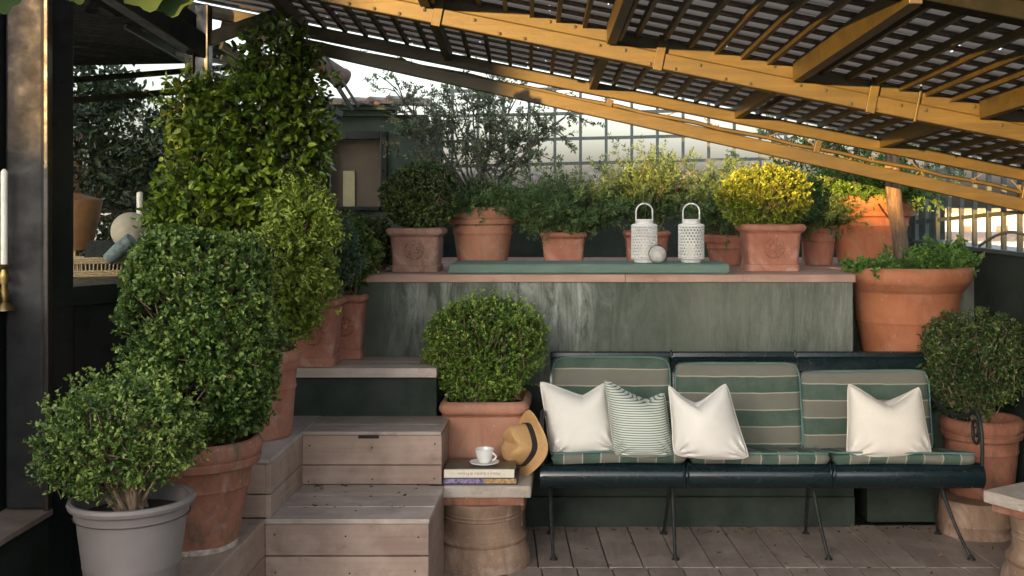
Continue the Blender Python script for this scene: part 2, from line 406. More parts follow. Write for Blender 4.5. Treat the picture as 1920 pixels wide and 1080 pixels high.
def twig_leaves(P, D, k, tl, ll, lw, seed, ybias=0.0, spread=.9):
    """k leaves round each twig of length tl starting at P in direction D"""
    r = np.random.default_rng(seed); n = len(P); D = nrm(D)
    tt = r.random((n, k)); tt.sort(axis=1)
    B = (P[:, None, :]+D[:, None, :]*tt[:, :, None]*tl).reshape(-1, 3)
    rnd = r.normal(size=(n*k, 3)); Dd = np.repeat(D, k, 0)
    side = nrm(rnd-Dd*(rnd*Dd).sum(1)[:, None])
    LD = nrm(Dd*(1-spread*.5)+side*spread)
    tr = r.random(n)*.35
    tint = .05+np.repeat(tr*1.3, k)+tt.ravel()*.42+r.normal(size=n*k)*.12+ybias
    return B, LD, ll*(.7+r.random(n*k)*.6), lw*(.75+r.random(n*k)*.5), tint
def blob_points(n, blobs, seed, amp=.12, f=9, inner=.55, e=2.0, gapk=.75):
    """points inside the rind of a union of (super)ellipsoids [(c, r)], uneven outline"""
    r = np.random.default_rng(seed); gap = lowfreq(seed+31, 8, f*4.5); nf = lowfreq(seed+5, 8, f); nf2 = lowfreq(seed+9, 8, f*3)
    vol = np.array([b[1][0]*b[1][1]*b[1][2] for b in blobs])**.67; vol /= vol.sum()
    P = []; D = []
    for (c, rad), w in zip(blobs, vol):
        m = int(n*w)+1; d = nrm(r.normal(size=(m, 3)))
        if e != 2.0:
            sc = (np.abs(d)**e).sum(1)**(-1/e); d2 = d*sc[:, None]
        else: d2 = d
        rr = inner+(1-inner)*r.random(m)**.55
        pos = d2*np.array(rad); amp_ = 1+amp*nf(np.array(c)+pos)+amp*.6*nf2(np.array(c)+pos)
        p = np.array(c)+pos*(rr*amp_)[:, None]
        # thin spots where twigs are missing
        keep = (gap(p)+r.normal(size=m)*.35) > -gapk
        for (c2, r2) in blobs:
            if c2 is c: continue
            q = ((np.abs((p-np.array(c2))/np.array(r2)))**e).sum(1)**(1/e); keep &= q > .6
        P.append(p[keep]); D.append(nrm(d/np.array(rad)*min(rad))[keep])
    return np.concatenate(P), np.concatenate(D)
def stems(parent, base, tips, r0=.008, mat='twig', name='stem', seed=0, wig=.02, t_end=.35):
    r = random.Random(seed); b = MB(); base = Vector(base)
    for tp in tips:
        tp = Vector(tp); s = base+Vector((r.uniform(-.03, .03), r.uniform(-.03, .03), 0))
        pts = [s.lerp(tp, k/5)+Vector((r.uniform(-wig, wig), r.uniform(-wig, wig), r.uniform(-wig, wig)*.5 + .03*math.sin(math.pi*k/5)))*(k > 0) for k in range(6)]
        b.tube(pts, [r0*(1-(1-t_end)*k/5) for k in range(6)], 5)
    return b.build(name, M[mat], parent, smooth=True)
def boxwood(root, blobs, base, ntw, mat, seed, tl=.035, ll=.016, lw=.009, k=9, amp=.1, e=2.0, ybias=0.0, inner=.55, nst=14, top=0.0, shaggy=.5):
    P, D = blob_points(ntw, blobs, seed, amp, 9, inner, e)
    r = np.random.default_rng(seed+3)
    D = nrm(D+r.normal(size=D.shape)*.45+np.array([0, 0, shaggy]))
    B, LD, L, W, T = twig_leaves(P, D, k, tl, ll, lw, seed+1, ybias)
    cl = lowfreq(seed+77, 6, 14)(B)*.09
    leaf_mesh("foliage", B, LD, L, W, T+cl, M[mat], root, seed)
    ii = r.integers(0, len(P), nst); tips = [Vector(P[i])*.9+Vector(blobs[0][0])*.1 for i in ii]
    stems(root, base, tips, .007, seed=seed)
    # fine twigs that carry the leaves
    b = MB(); sel = r.integers(0, len(P), min(len(P)//4, 500))
    for i in sel:
        p = Vector(P[i]); d = Vector(D[i]); b.tube([p-d*.07+Vector((0, 0, -.02)), p, p+d*tl*.8], [.0022, .0016, .0009], 3, cap=False)
    b.build("twigs", M['twig'], root)

def shoots(root, c, rad, n, mat, seed, L=.06):
    """young leafy shoots that stand out of the clipped outline"""
    r = np.random.default_rng(seed); d = nrm(r.normal(size=(n, 3))+np.array([0, 0, .5])); P = np.array(c)+d*np.array(rad)*.97
    D = nrm(d+np.array([0, 0, 1.1])+r.normal(size=(n, 3))*.25)
    B, LD, l_, w_, T = twig_leaves(P, D, 12, L, .013, .0075, seed+1, .22, .8)
    leaf_mesh("young_shoots", B, LD, l_, w_, T, M[mat], root, seed)
# ------------------------------------------------------------------ pots
def round_pot(root, c, r, h, rb=None, mat='terra', band=True, rim_h=None, soil=True, thick=.02, name='pot'):
    rb = rb or r*.66; rh = rim_h or h*.16; z = c[2]
    def w(u): return rb+(r*.93-rb)*u
    pr = [(rb*.96, 0), (rb, .006)]
    for u in np.linspace(.05, .52, 5): pr.append((w(u), h*u))
    if band: pr += [(w(.56)+.002, h*.555), (w(.58)+.005, h*.57), (w(.6)+.002, h*.585)]
    zr = h-rh
    for u in np.linspace(.63, zr/h-.06, 3): pr.append((w(u), h*u))
    pr += [(w(zr/h)+.002, zr-.016), (r*.955, zr-.01), (r*.965, zr), (r*.985, zr+rh*.15)]
    for a in np.linspace(-60, 90, 8):
        pr.append((r-rh*.28+rh*.28*math.cos(math.radians(a)), h-rh*.42+rh*.42*math.sin(math.radians(a))))
    pr += [(r-thick-rh*.15, h-.004), (r-thick-rh*.2, h-.02), (r*.85-thick, h-.06)]
    b = MB().lathe(c, pr, 64, 0, wob=.004); o = b.build(name, M[mat], root, smooth=True)
    if soil: MB().lathe((c[0], c[1], z+h-.06), [(r*.92-thick, 0), (r*.5, .012), (.01, .018)], 24).build("soil", M['soil'], root, smooth=True)
    return o
def square_pot(root, c, w, h, mat='terra', taper=.9, rim=.035, base=True, rosette=True, rim_out=.02):
    hw = w/2-rim_out; n = 64
    pr = [(hw*taper+.008 if base else hw*taper, 0)]
    if base: pr += [(hw*taper+.008, h*.13), (hw*taper+.001, h*.15)]
    pr += [(hw*taper+(hw-hw*taper)*.5, h*.5), (hw, h-rim-.006), (hw+.006, h-rim-.002)]
    for a in np.linspace(-80, 90, 7): pr.append((w/2-rim*.5+rim*.5*math.cos(math.radians(a)), h-rim*.5+rim*.5*math.sin(math.radians(a))))
    pr += [(hw-.012, h-.002), (hw-.02, h-.05)]
    MB().lathe(c, pr, n, 1.0, wob=.003).build("pot", M[mat], root, smooth=True)
    MB().lathe((c[0], c[1], c[2]+h-.05), [(hw-.021, 0), (hw*.5, .01), (.01, .014)], 32, 1.0).build("soil", M['soil'], root)
    if rosette:
        b = MB(); fy = c[1]-(hw*(1+taper)/2)-.001; zc = c[2]+h*.5; rr = min(w, h)*.21
        Mx = Matrix.Rotation(math.radians(90), 3, 'X')
        b.lathe((c[0], fy, zc), [(rr*.95, -.004), (rr, .001), (rr*.93, .005), (rr*.86, .002), (rr*.4, .003), (rr*.3, .008), (.001, .011)], 32, M=Mx)
        for k in range(16):
            a = 2*math.pi*k/16
            b.lathe((c[0]+rr*.97*math.cos(a), fy, zc+rr*.97*math.sin(a)), [(rr*.16, -.003), (rr*.13, .006), (.001, .01)], 8, M=Mx)
        for k in range(10):
            a = 2*math.pi*k/10
            p = Vector((c[0]+rr*.38*math.cos(a), fy-.004, zc+rr*.38*math.sin(a))); q = Vector((c[0]+rr*.78*math.cos(a), fy-.004, zc+rr*.78*math.sin(a)))
            b.tube([p, p.lerp(q, .5)+Vector((0, -.003, 0)), q], [rr*.05, rr*.11, rr*.05], 6)
        b.build("rosette", M[mat], root, smooth=True)

# ------------------------------------------------------------------ setting: ground, terrace, floor, walls
YW = 5.26; ZL = 1.178                   # ledge wall plane and ledge height
g = MB().box(-1500, 1500, -1500, 1500, -14.2, -14); tag(g.build("ground", M['roofmem']), None, None, kind='structure')
t_ = MB().box(-4.5, 2.4, -4.2, 8.2, -.6, -.03); tag(t_.build("terrace_slab", M['dkgreen']), None, None, kind='structure')
fb = MB(); sk = -.072
def floor_row(y0, y1, off):
    n0 = -30
    for k in range(n0, 34):
        x = k*.146+off; g_ = .0028
        v = []
        for (xx, yy) in ((x+g_, y0+g_), (x+.146-g_, y0+g_), (x+.146-g_, y1-g_), (x+g_, y1-g_)):
            for zz in (-.03, 0+((k*7) % 5)*.0006): v.append((xx+sk*(yy-4.7), yy, zz))
        fb.add(v, [(0,2,3,1),(2,4,5,3),(4,6,7,5),(6,0,1,7),(1,3,5,7),(0,6,4,2)])
floor_row(YW-.61, YW, .0); floor_row(YW-.61-1.1, YW-.61, .012); floor_row(YW-.61-2.2, YW-1.71, .05); floor_row(-1.5, YW-2.81, .02)
tag(fb.build("floor", M['floor'], bevel=.002), None, None, kind='structure')
# raised planting ledge
xr = 1.315
rt = thing("raised_ledge", "green limewashed raised planting ledge with white lime streaks behind the bench", "ledge", (0.3, YW, 0))
b = MB().box(-1.02, xr, YW, 6.9, 0, ZL-.036)
b.box(xr, 2.1, 5.86, 6.9, 0, ZL-.036); b.build("ledge_wall", M['wall'], rt)
MB().box(-.56, xr+.003, YW-.006, YW-.0005, 0, .66).build("painted_shade_panel", M['dkgreen'], rt)  # near-black sheet paints the shade under the bench onto the wall
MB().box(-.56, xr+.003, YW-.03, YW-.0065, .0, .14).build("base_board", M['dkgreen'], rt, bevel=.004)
b = MB(); yb = YW-.018
for k, (y0, y1) in enumerate(((yb, 5.40), (5.405, 5.54), (5.545, 5.69), (5.695, 5.84), (5.845, 6.0), (6.005, 6.15), (6.155, 6.3), (6.305, 6.45), (6.455, 6.6), (6.605, 6.75), (6.755, 6.9))):
    xs = [-1.03, .25+(k % 3)*.03-.005, xr+.01] if k < 4 else [-1.03, .1+(k % 2)*.5, 2.1]
    for a, c in zip(xs[:-1], xs[1:]): b.box(a+.001, c-.001, y0, y1, ZL-.036, ZL-(.001*(k % 2)))
b.build("coping_boards", M['coping'], rt, bevel=.003)
# back parapet with coping stones and ridge tiles, standing behind the ledge
rt = thing("parapet_wall", "low dark green parapet with grey coping behind the ledge pots", "wall", (0.4, 6.92, 0))
MB().box(-2.2, 2.3, 6.92, 7.1, 0, 1.60).build("wall_body", M['dkgreen'], rt)
b = MB()
for k in range(9): b.box(-2.2+k*.5+.003, -1.7+k*.5-.003, 6.87, 7.15, 1.60, 1.635)
b.build("coping_stone", M['stone'], rt, bevel=.006)
for X in (880, 935, 1115, 1222, 1300, 1000):
    p = PX(X, 348, 303)
    MB().lathe((p.x, 7.0, 1.635), [(.085, 0), (.083, .035), (.065, .06), (.03, .075), (.004, .08)], 20, wob=.03).build("ridge_tile", M['stone'], rt, smooth=True)
# right side wall and its railing
rt = thing("side_wall", "dark green side wall running back along the right edge of the terrace", "wall", (2.2, 5.0, 0))
MB().box(2.1, 2.28, 1.5, 6.92, -.03, 1.262).build("wall_body", M['dkgreen'], rt)
MB().box(2.085, 2.29, 1.5, 6.92, 1.262, 1.285).build("wall_cap", M['fence'], rt, bevel=.003)
rt = thing("iron_railing", "black iron bar railing standing on the right side wall", "railing", (2.12, 6.0, 1.285))
for k in range(10):
    y = 7.1-.2*k if False else 6.91-.2*k
    MB().beam((2.12, y, 1.285), (2.12, y, 1.76), .022, .022, up=Vector((0, 1, 0))).build("bar", M['fence'], rt)
MB().beam((2.12, 6.93, 1.395), (2.12, 5.0, 1.485), .012, .022).beam((2.12, 6.93, 1.69), (2.12, 5.0, 1.72), .012, .024).build("rail", M['fence'], rt)
b = MB(); b.tube([(2.105, 5.8-.9*k/12, 1.29+.085*math.sin(math.pi*k/12)) for k in range(13)], .008, 6); b.build("arch_bar", M['fence'], rt, smooth=True)
# grid fence of the back
rt = thing("grid_fence", "tall grey iron grid fence rising behind the ledge plants", "fence", (0.4, 7.02, 1.635))
sf = 300.0; b = MB()
for k in range(-5, 9):
    x = (1088.5+48.2*k-CX)/sf
    b = MB().beam((x, 7.02, H+(CY-318)/sf-.02+((k % 4 == 0)*-.25)), (x, 7.02, H+(CY-160)/sf), .018, .018, up=Vector((0, 1, 0)))
    b.build("bar", M['fence'], rt)
for Y in (306, 259.5, 212, 165):
    p = PX(830, Y+6, sf); q = PX(1500, Y-10, sf)
    MB().beam((p.x, 7.02, p.z), (q.x, 7.02, q.z), .014, .02).build("rail", M['fence'], rt)

# ------------------------------------------------------------------ wooden steps
rt = thing("wooden_steps", "weathered pink grey wooden steps with boxed risers and a corner return", "steps", (-.85, 4.6, 0))
XL, XR = -1.126, -.528; Z1, Z2, Z3 = .36, .578, .793
Y1, Y2, Y3 = 4.10, 4.59, 4.89
def board_face_y(b, x0, x1, y, zs):      # vertical planks facing the camera
    for a, c in zip(zs[:-1], zs[1:]): b.box(x0, x1, y, y+.02, a+.0025, c-.0025)
# lowest visible step
b = MB(); board_face_y(b, XL, XR, Y1, [0, .09, .222, Z1-.018]); b.build("riser", M['wood_x'], rt, bevel=.002)
b = MB()
for k in range(3): b.box(XL+.002, XR+.004, Y1-.008+k*.168, Y1-.008+(k+1)*.168-.004, Z1-.018, Z1+.0006*(k % 2))
b.build("tread", M['tread'], rt, bevel=.002)
b = MB(); b.box(XR-.02, XR, Y1+.021, Y2, 0, .222); b.box(XR-.02, XR, Y1+.021, Y2, .226, Z1-.02)
b.build("side_panel", M['wood_y'], rt, bevel=.002)
# second step, a lidded box with a finger notch
b = MB(); zt = Z2-.016
xn0, xn1 = (672-CX)/457.0, (711-CX)/457.0
b.box(XL+.003, XR-.01, Y2, Y2+.02, Z1+.002, Z1+.078)
b.box(XL+.003, XR-.01, Y2, Y2+.02, Z1+.082, zt)
MB().box(xn0, xn1, Y2-.001, Y2+.01, zt-.013, zt-.0005).build('finger_notch', M['soil'], rt)
b.build("riser", M['wood_x'], rt, bevel=.002)
b = MB(); b.box(XL+.002, XR-.012, Y2-.004, Y2+.148, zt+.002, Z2); b.box(XL+.002, XR-.012, Y2+.152, Y3+.03, zt+.002, Z2)
b.build("lid", M['tread'], rt, bevel=.002)
b = MB().box(XR-.03, XR-.011, Y2+.021, Y3, 0, zt-.004); b.build("side_panel", M['wood_y'], rt, bevel=.002)
# landing
b = MB(); b.box(-1.62, -.6, Y3+.035, YW, 0, Z3-.045); b.build("landing_base", M['dkgreen'], rt)
b = MB(); ys = [Y3, 4.985, 5.08, 5.17, YW-.001]
for k in range(4): b.box(-1.21 if k == 0 else -1.6, -.595, ys[k]+.001, ys[k+1]-.001, Z3-.042, Z3-.0008*(k % 2))
b.box(-1.6, -1.212, Y3+.001, 4.984, Z3-.042, Z3)
b.build("landing_boards", M['tread'], rt, bevel=.003)
# corner return on the left, level with the second step
b = MB(); board_face_y(b, -1.5, XL, Y1, [Z1+.001, Z1+.088, zt]); b.build("return_riser", M['wood_x'], rt, bevel=.002)
b = MB()
for (a, c) in ((Z1+.001, Z1+.086), (Z1+.09, zt)): b.box(XL, XL+.0205, Y1-.0005, Y2-.003, a, c)
b.build("return_side", M['wood_y'], rt, bevel=.002)
b = MB()
for k, (a, c) in enumerate(((-1.26, XL+.022), (-1.40, -1.264), (-1.54, -1.404))): b.box(a, c, Y1-.01, Y3+.03, zt+.001, Z2+.002+.0006*(k % 2))
b.build("return_boards", M['tread_y'], rt, bevel=.002)
# lower return, level with the first step
b = MB()
for (a, c) in ((0, .1), (.104, .222), (.226, Z1-.02)): b.box(XL-.02, XL, 2.0, Y1-.003, a, c)
b.build("return_side", M['wood_y'], rt, bevel=.002)
b = MB()
for k, (a, c) in enumerate(((-1.265, XL+.004), (-1.405, -1.269), (-1.47, -1.409))): b.box(a, c, 2.0, Y1-.002, Z1-.018, Z1+.0006*(k % 2))
b.build("return_boards", M['wood_y'], rt, bevel=.002)
b = MB(); rr_ = random.Random(3)
for (z0, yy) in ((Z1, Y1), (Z1+.08, Y2)):
    for xx in (XL+.04, XR-.04, (XL+XR)/2):
        for dz in (-.06, -.2): 
            b.lathe((xx+rr_.uniform(-.01, .01), yy-.0005, z0+dz+rr_.uniform(-.01, .01)+(.14 if yy == Y2 else 0)), [(.0035, 0), (.001, .001)], 8, M=Matrix.Rotation(math.radians(90), 3, 'X'))
b.build("screw_heads", M['iron'], rt)
b = MB()
for k in range(30):
    x = rr_.uniform(XL+.05, XR-.1); y = rr_.choice([Y2-.02, Y2-.06, Y1+.17, Y1+.33])+rr_.gauss(0, .02); s_ = rr_.uniform(.003, .007)
    b.lathe((x, y, Z1+.001), [(s_, 0), (s_*.7, s_*.4), (.0005, s_*.5)], 5, wob=.3)
tag(b.build("fallen_debris", M['soil']), "dark crumbs of soil and dry leaf scattered on the lower step", "debris", kind='stuff')

# ------------------------------------------------------------------ glazed conservatory on the left
rt = thing("conservatory", "black framed glazed conservatory with wide timber post at the left edge", "conservatory", (-1.96, 4.2, 0))
P0 = Vector((-1.96, 4.2, 0)); P1 = Vector((-1.60, 4.9, 0)); dP = (P1-P0).normalized()
# lower walls
b = MB(); b.box(-2.1, -1.96, 1.2, 4.2, -.03, .345)
b.build("base_wall", M['dkgreen'], rt)
b = MB(); b.box(-2.25, -1.945, 1.2, 4.195, .347, .372); b.build("threshold_board", M['wood_y'], rt, bevel=.004)
def on(pa, u, off=0.0, z=0.0):   # point on the slanted face
    nrm_ = Vector((dP.y, -dP.x, 0)); return P0+dP*u+nrm_*off+Vector((0, 0, z))
LU = (P1-P0).length
def slant_box(b, u0, u1, o0, o1, z0, z1):
    v = [on(None, u, o, z) for u in (u0, u1) for o in (o0, o1) for z in (z0, z1)]
    b.add(v, [(0,1,3,2),(4,6,7,5),(0,4,5,1),(2,3,7,6),(0,2,6,4),(1,5,7,3)])
b = MB(); slant_box(b, .02, LU, -.05, -.01, -.03, 1.12); b.build("lower_panel", M['frame'], rt)
b = MB(); slant_box(b, .0, LU, -.05, .012, 1.12, 1.195); b.build("window_sill", M['frame'], rt, bevel=.004)
b = MB(); slant_box(b, -.02, .10, -.055, .006, -.03, 2.75); b.build("door_post", M['frame'], rt, bevel=.005)
# wide timber post in the side plane, lit face
b = MB(); b.box(-2.112, -1.967, 4.165, 4.25, .372, 2.9); b.build("timber_post", mat_paint("worn_timber_post", (.028, .026, .025), .65, .3, .3, 5), rt, bevel=.012)
b = MB(); b.box(-1.963, -1.945, 4.15, 4.19, .372, 2.9); b.build("corner_bead", mat_paint("bead_timber", (.045, .034, .028), .35, .3, .4, 8), rt, bevel=.004)
b = MB(); b.box(-2.15, -2.116, 4.13, 4.20, .372, 2.9); b.build("door_stile", M['frame'], rt, bevel=.004)
b = MB(); b.box(-2.16, -2.12, 1.2, 4.128, 1.13, 1.2); b.box(-2.16, -2.12, 1.2, 4.128, .372, .45); b.build("door_rail", M['frame'], rt, bevel=.004)
b = MB(); b.box(-2.15, -2.13, 1.2, 4.128, .45, 1.13); b.build("door_panel", M['frame'], rt)
gm = MB(); gm.add([(-2.14, 1.2, 1.2), (-2.14, 4.128, 1.2), (-2.14, 4.128, 2.9), (-2.14, 1.2, 2.9)], [(0, 1, 2, 3)]); gm.build("window_pane", M['glass'], rt)
b = MB(); b.add([on(None, .10, -.03, 1.195), on(None, LU-.04, -.03, 1.195), on(None, LU-.04, -.03, 2.6), on(None, .10, -.03, 2.6)], [(0, 1, 2, 3)]); b.build("window_pane", M['glass'], rt)
# corner post and top plate
b = MB(); b.box(-1.645, -1.585, 4.87, 4.93, -.03, 2.38); b.build("corner_post", M['frame'], rt, bevel=.004)
b = MB(); b.box(-1.685, -1.648, 4.86, 4.90, 1.2, 2.25); b.build("corner_mullion", M['beam'], rt, bevel=.003)
b = MB(); b.beam((-2.0, 4.1, 2.50), (-1.62, 4.9, 2.19), .07, .10); b.beam((-2.02, 4.12, 2.60), (-1.64, 4.92, 2.29), .05, .06)
b.beam((-1.62, 4.9, 2.22), (-1.3, 5.04, 2.37), .05, .06)
b.build("top_plate", M['frame'], rt, bevel=.004)
# return wall beyond the corner and its sloping glass roof
b = MB(); b.box(-1.66, -1.60, 4.94, 6.0, -.03, 1.5); b.build("return_wall", M['dkgreen'], rt)
pa, pb = PX(415, 85, 428), PX(640, 215, 380)
gm = MB(); gm.add([pa, pa+Vector((-.5, .2, .12)), pb+Vector((-.5, .3, .1)), pb], [(0, 1, 2, 3)]); gm.build("roof_glass", M['glass'], rt)
b = MB()
for u in (0, .5): b.beam(pa+Vector((-.5, .2, .12))*u*2, pb+Vector((-.5, .3, .1))*u*2, .02, .03)
for u in (.33, .66, .97): b.beam(pa.lerp(pb, u), pa.lerp(pb, u)+Vector((-.5, .25, .11)), .02, .02)
b.beam(pa+Vector((.0, 0, -.05)), pb+Vector((0, 0, -.05)), .012, .02)
b.build("roof_bars", M['fence'], rt)
# floor and back corner inside
b = MB(); b.box(-4.2, -2.06, 1.0, 6.2, -.03, .34); b.build("inner_floor", M['darkroom'], rt)
b = MB(); b.add([(-2.06, 4.25, 1.19), (-1.70, 4.93, 1.19), (-2.2, 5.6, 1.19), (-3.0, 5.0, 1.19), (-2.06, 4.25, 1.155), (-1.70, 4.93, 1.155), (-2.2, 5.6, 1.155), (-3.0, 5.0, 1.155)],
    [(0,1,2,3),(7,6,5,4),(0,4,5,1),(1,5,6,2),(2,6,7,3),(3,7,4,0)]); b.build("inner_shelf", M['frame'], rt)

b = MB(); b.add([(-2.1, 4.3, 2.42), (-1.62, 4.93, 2.30), (-1.9, 6.6, 2.34), (-4.2, 6.6, 2.30), (-4.2, 4.3, 2.45)], [(0, 1, 2, 3, 4)]); b.build("ceiling", M['dkbeam'], rt)
b = MB(); b.beam((-3.4, 6.62, 2.20), (-1.72, 6.62, 2.34), .04, .03); b.beam((-3.4, 6.62, 2.08), (-1.75, 6.62, 2.22), .04, .035); b.beam((-2.0, 6.62, 2.2), (-2.0, 6.62, 2.35), .03, .03, up=Vector((0, 1, 0))); b.build("truss_reflection_bars", M['dkbeam'], rt)  # bars added to stand in for the pergola truss reflected in the pane
# things on the inner shelf
zs = 1.1905
def sh(X, s, z=zs): return Vector(((X-CX)/s, F/s, z))
c = sh(170, 422); rt = thing("wicker_basket", "pale wicker tray basket on the shelf behind the conservatory glass", "basket", c)
b = MB(); hw, hd = .125, .07
Rz = Matrix.Rotation(math.radians(20), 3, 'Z')
def bk(x, y, z): return Vector(c)+Rz@Vector((x, y, z))
for k in range(9):
    z = .004+k*.0095
    if 3 <= k <= 5: continue
    ex = 1+k*.012
    loop = [bk(hw*ex*sx, hd*ex*sy, z) for sx, sy in ((-1, -1), (0, -1), (1, -1), (1, 0), (1, 1), (0, 1), (-1, 1), (-1, 0), (-1, -1))]
    b.tube(loop, .005, 6)
for k in range(17):
    for sy in (-1, 1): b.tube([bk(-hw+k*hw/8, hd*sy, 0), bk((-hw+k*hw/8)*1.06, hd*sy*1.06, .08)], .0035, 5)
for k in range(1, 8):
    for sx in (-1, 1): b.tube([bk(hw*sx, -hd+k*hd/4, 0), bk(hw*sx*1.06, (-hd+k*hd/4)*1.06, .08)], .0035, 5)
b.add([bk(-hw, -hd, .003), bk(hw, -hd, .003), bk(hw, hd, .003), bk(-hw, hd, .003)], [(0, 1, 2, 3)])
b.build("basket_weave", M['wicker'], rt, smooth=True)
c = sh(240, 418); b = MB(); 
b.lathe((c.x, c.y+.03, zs+.112), [(.001, 0)]+[(.085*math.sin(math.radians(a)), .122+.085*(-math.cos(math.radians(a)))-.037) for a in range(8, 180, 12)]+[(.001, .17)], 32)
o = b.build("stone_ball", M['marble'] if False else mat_plain("sandy_ball", (.42, .37, .28), .8, 0, .2, 12), None, smooth=True); tag(o, "large sandy coloured ball seen behind the glass", "ball")
o = MB().lathe((c.x, c.y+.03, zs), [(.05, 0), (.045, .01), (.015, .03), (.012, .09), (.03, .112), (.028, .118)], 24).build("ball_stand", M['brass'], None, smooth=True); tag(o, "small brass stand that holds up the sandy ball behind the glass", "stand")
c = sh(232, 426); d = Vector((.09, -.01, .075)); b = MB().tube([c+Vector((-.06, -.02, .075)), c+Vector((-.06, -.02, .075))+d*.5, c+Vector((-.06, -.02, .075))+d*1.2], [.028, .033, .03], 18)
o = b.build("clay_cylinder", M['bluestone'], None, smooth=True); tag(o, "mottled blue grey cylinder leaning on the basket behind the glass", "cylinder")
c = sh(150, 424); rt = thing("picture_frames", "two dark framed photographs leaning together behind the basket inside the glass", "picture frames", c)
for k in range(2):
    q = c+Vector((.02*k-.02, .03+.03*k, .0)); u = Vector((.12, .05, 0)); w = Vector((.03, .03, .155))
    b = MB(); b.add([q, q+u, q+u+w, q+w, q+Vector((0, .012, 0)), q+u+Vector((0, .012, 0)), q+u+w+Vector((0, .012, 0)), q+w+Vector((0, .012, 0))], [(3,2,1,0),(4,5,6,7),(0,1,5,4),(1,2,6,5),(2,3,7,6),(3,0,4,7)])
    b.build("frame", M['iron'], rt, bevel=.002)
c = sh(262, 402); rt = thing("pillar_candle", "tall ivory candle behind the glass beside the climbing plant", "candle", c)
MB().lathe(c, [(.04, 0), (.012, .02), (.01, .12), (.03, .14), (.03, .15)], 16).build("candle_holder", M['brass'], rt, smooth=True)
MB().lathe(c+Vector((0, 0, .15)), [(.014, 0), (.014, .22), (.008, .225)], 14).build("candle", M['wax'], rt, smooth=True)
c = sh(142, 392); rt = thing("table_lamp", "amber fabric lampshade standing inside the conservatory window", "lamp", c)
MB().lathe(c, [(.07, 0), (.02, .03), (.012, .1), (.03, .16), (.01, .2), (.01, .26)], 20).build("lamp_base", M['brass'], rt, smooth=True)
b = MB(); b.grid([[(c.x+r_*math.cos(a), c.y+r_*math.sin(a), c.z+z) for a in np.linspace(0, 2*math.pi, 40, endpoint=False)] for r_, z in ((.075, .1), (.078, .12), (.12, .33), (.115, .34), (.02, .37))], True); b.build("lamp_shade", M['shade'], rt, smooth=True)
c = Vector((-2.14, 4.03, 1.2)); c.x = (8-CX)/510*1.0; c.y = F/510
rt = thing("candlestick", "turned brass candlestick with a tall white candle at the far left window", "candlestick", c)
MB().lathe((c.x, c.y, 1.12), [(.035, 0), (.03, .015), (.012, .03), (.016, .06), (.009, .09), (.02, .12), (.01, .15), (.02, .165), (.022, .17)], 20).build("stick", M['brass'], rt, smooth=True)
MB().lathe((c.x, c.y, 1.29), [(.012, 0), (.012, .34), (.004, .35)], 16).build("candle", M['wax'], rt, smooth=True)
b = MB().box(-2.45, -2.17, 2.6, 4.35, 1.10, 1.12); o = b.build("inner_side_table", M['darkroom']); 
rt = thing("side_table", "narrow dark table holding the candlestick inside the far left window", "table", (-2.2, 3.5, .34))
o.parent = rt; o.location = -Vector((-2.2, 3.5, .34)); o.name = "table_top"; 
for (x_, y_) in ((-2.43, 2.62), (-2.2, 2.62), (-2.43, 4.3), (-2.2, 4.3)): MB().box(x_, x_+.03, y_, y_+.03, .34, 1.10).build('leg', M['darkroom'], rt)

# ------------------------------------------------------------------ hut with the taupe blind
rt = thing("garden_hut", "small green rendered hut with tiled roof and a blinded window behind the pots", "hut", (-1.4, 6.2, ZL))
sh_ = 345.0; yh = F/sh_
def hb(b, X0, X1, Y0, Y1, y0, y1):
    p = PX(X0, Y0, sh_); q = PX(X1, Y1, sh_); b.box(min(p.x, q.x), max(p.x, q.x), y0, y1, min(p.z, q.z), max(p.z, q.z))
b = MB(); hb(b, 520, 606, 205, 520, yh, yh+.1); hb(b, 606, 727, 218, 247, yh, yh+.1); hb(b, 727, 800, 215, 520, yh, yh+.1); hb(b, 606, 727, 395, 520, yh, yh+.1); hb(b, 520, 800, 215, 520, yh+.75, yh+.8)
b.build("wall", M['hutgreen'], rt)
b = MB(); hb(b, 615, 745, 203, 219, yh-.05, yh-.001); hb(b, 600, 752, 196, 209, yh-.09, yh-.052); b.build("fascia", M['hutgreen'], rt, bevel=.003)
b = MB(); hb(b, 606, 616, 247, 395, yh-.03, yh+.03); hb(b, 714, 727, 247, 395, yh-.03, yh+.03); hb(b, 616, 714, 247, 262, yh-.03, yh+.03); hb(b, 616, 714, 387, 395, yh-.04, yh+.03); b.build("window_frame", M['frame'], rt, bevel=.004)
b = MB(); hb(b, 616, 714, 262, 387, yh+.06, yh+.07); b.build("window_blind", M['blind'], rt)
b = MB(); p = PX(616, 262, sh_); q = PX(714, 387, sh_); b.add([(p.x, yh+.01, q.z), (q.x, yh+.01, q.z), (q.x, yh+.01, p.z), (p.x, yh+.01, p.z)], [(0, 1, 2, 3)]); b.build("window_pane", M['glass'], rt)
b = MB(); hb(b, 640, 662, 320, 388, yh+.045, yh+.058); b.build("curtain_gap", mat_plain("yellow_curtain", (.62, .55, .34), .8, 0, .1), rt)
b = MB(); rr_ = random.Random(5)
for k in range(11):
    X = 608+k*17; p = PX(X, 204-k*.2+rr_.uniform(-2, 2), sh_)
    b.beam((p.x, yh-.13+rr_.uniform(-.02, .02), p.z+.02), (p.x, yh+.8, p.z+.09), .052, .02+rr_.random()*.01)
    if k % 2: b.tube([(p.x+.024, yh-.12, p.z+.035), (p.x+.024, yh+.8, p.z+.11)], .02, 8)
b.build("roof", M['tile'], rt, bevel=.003)
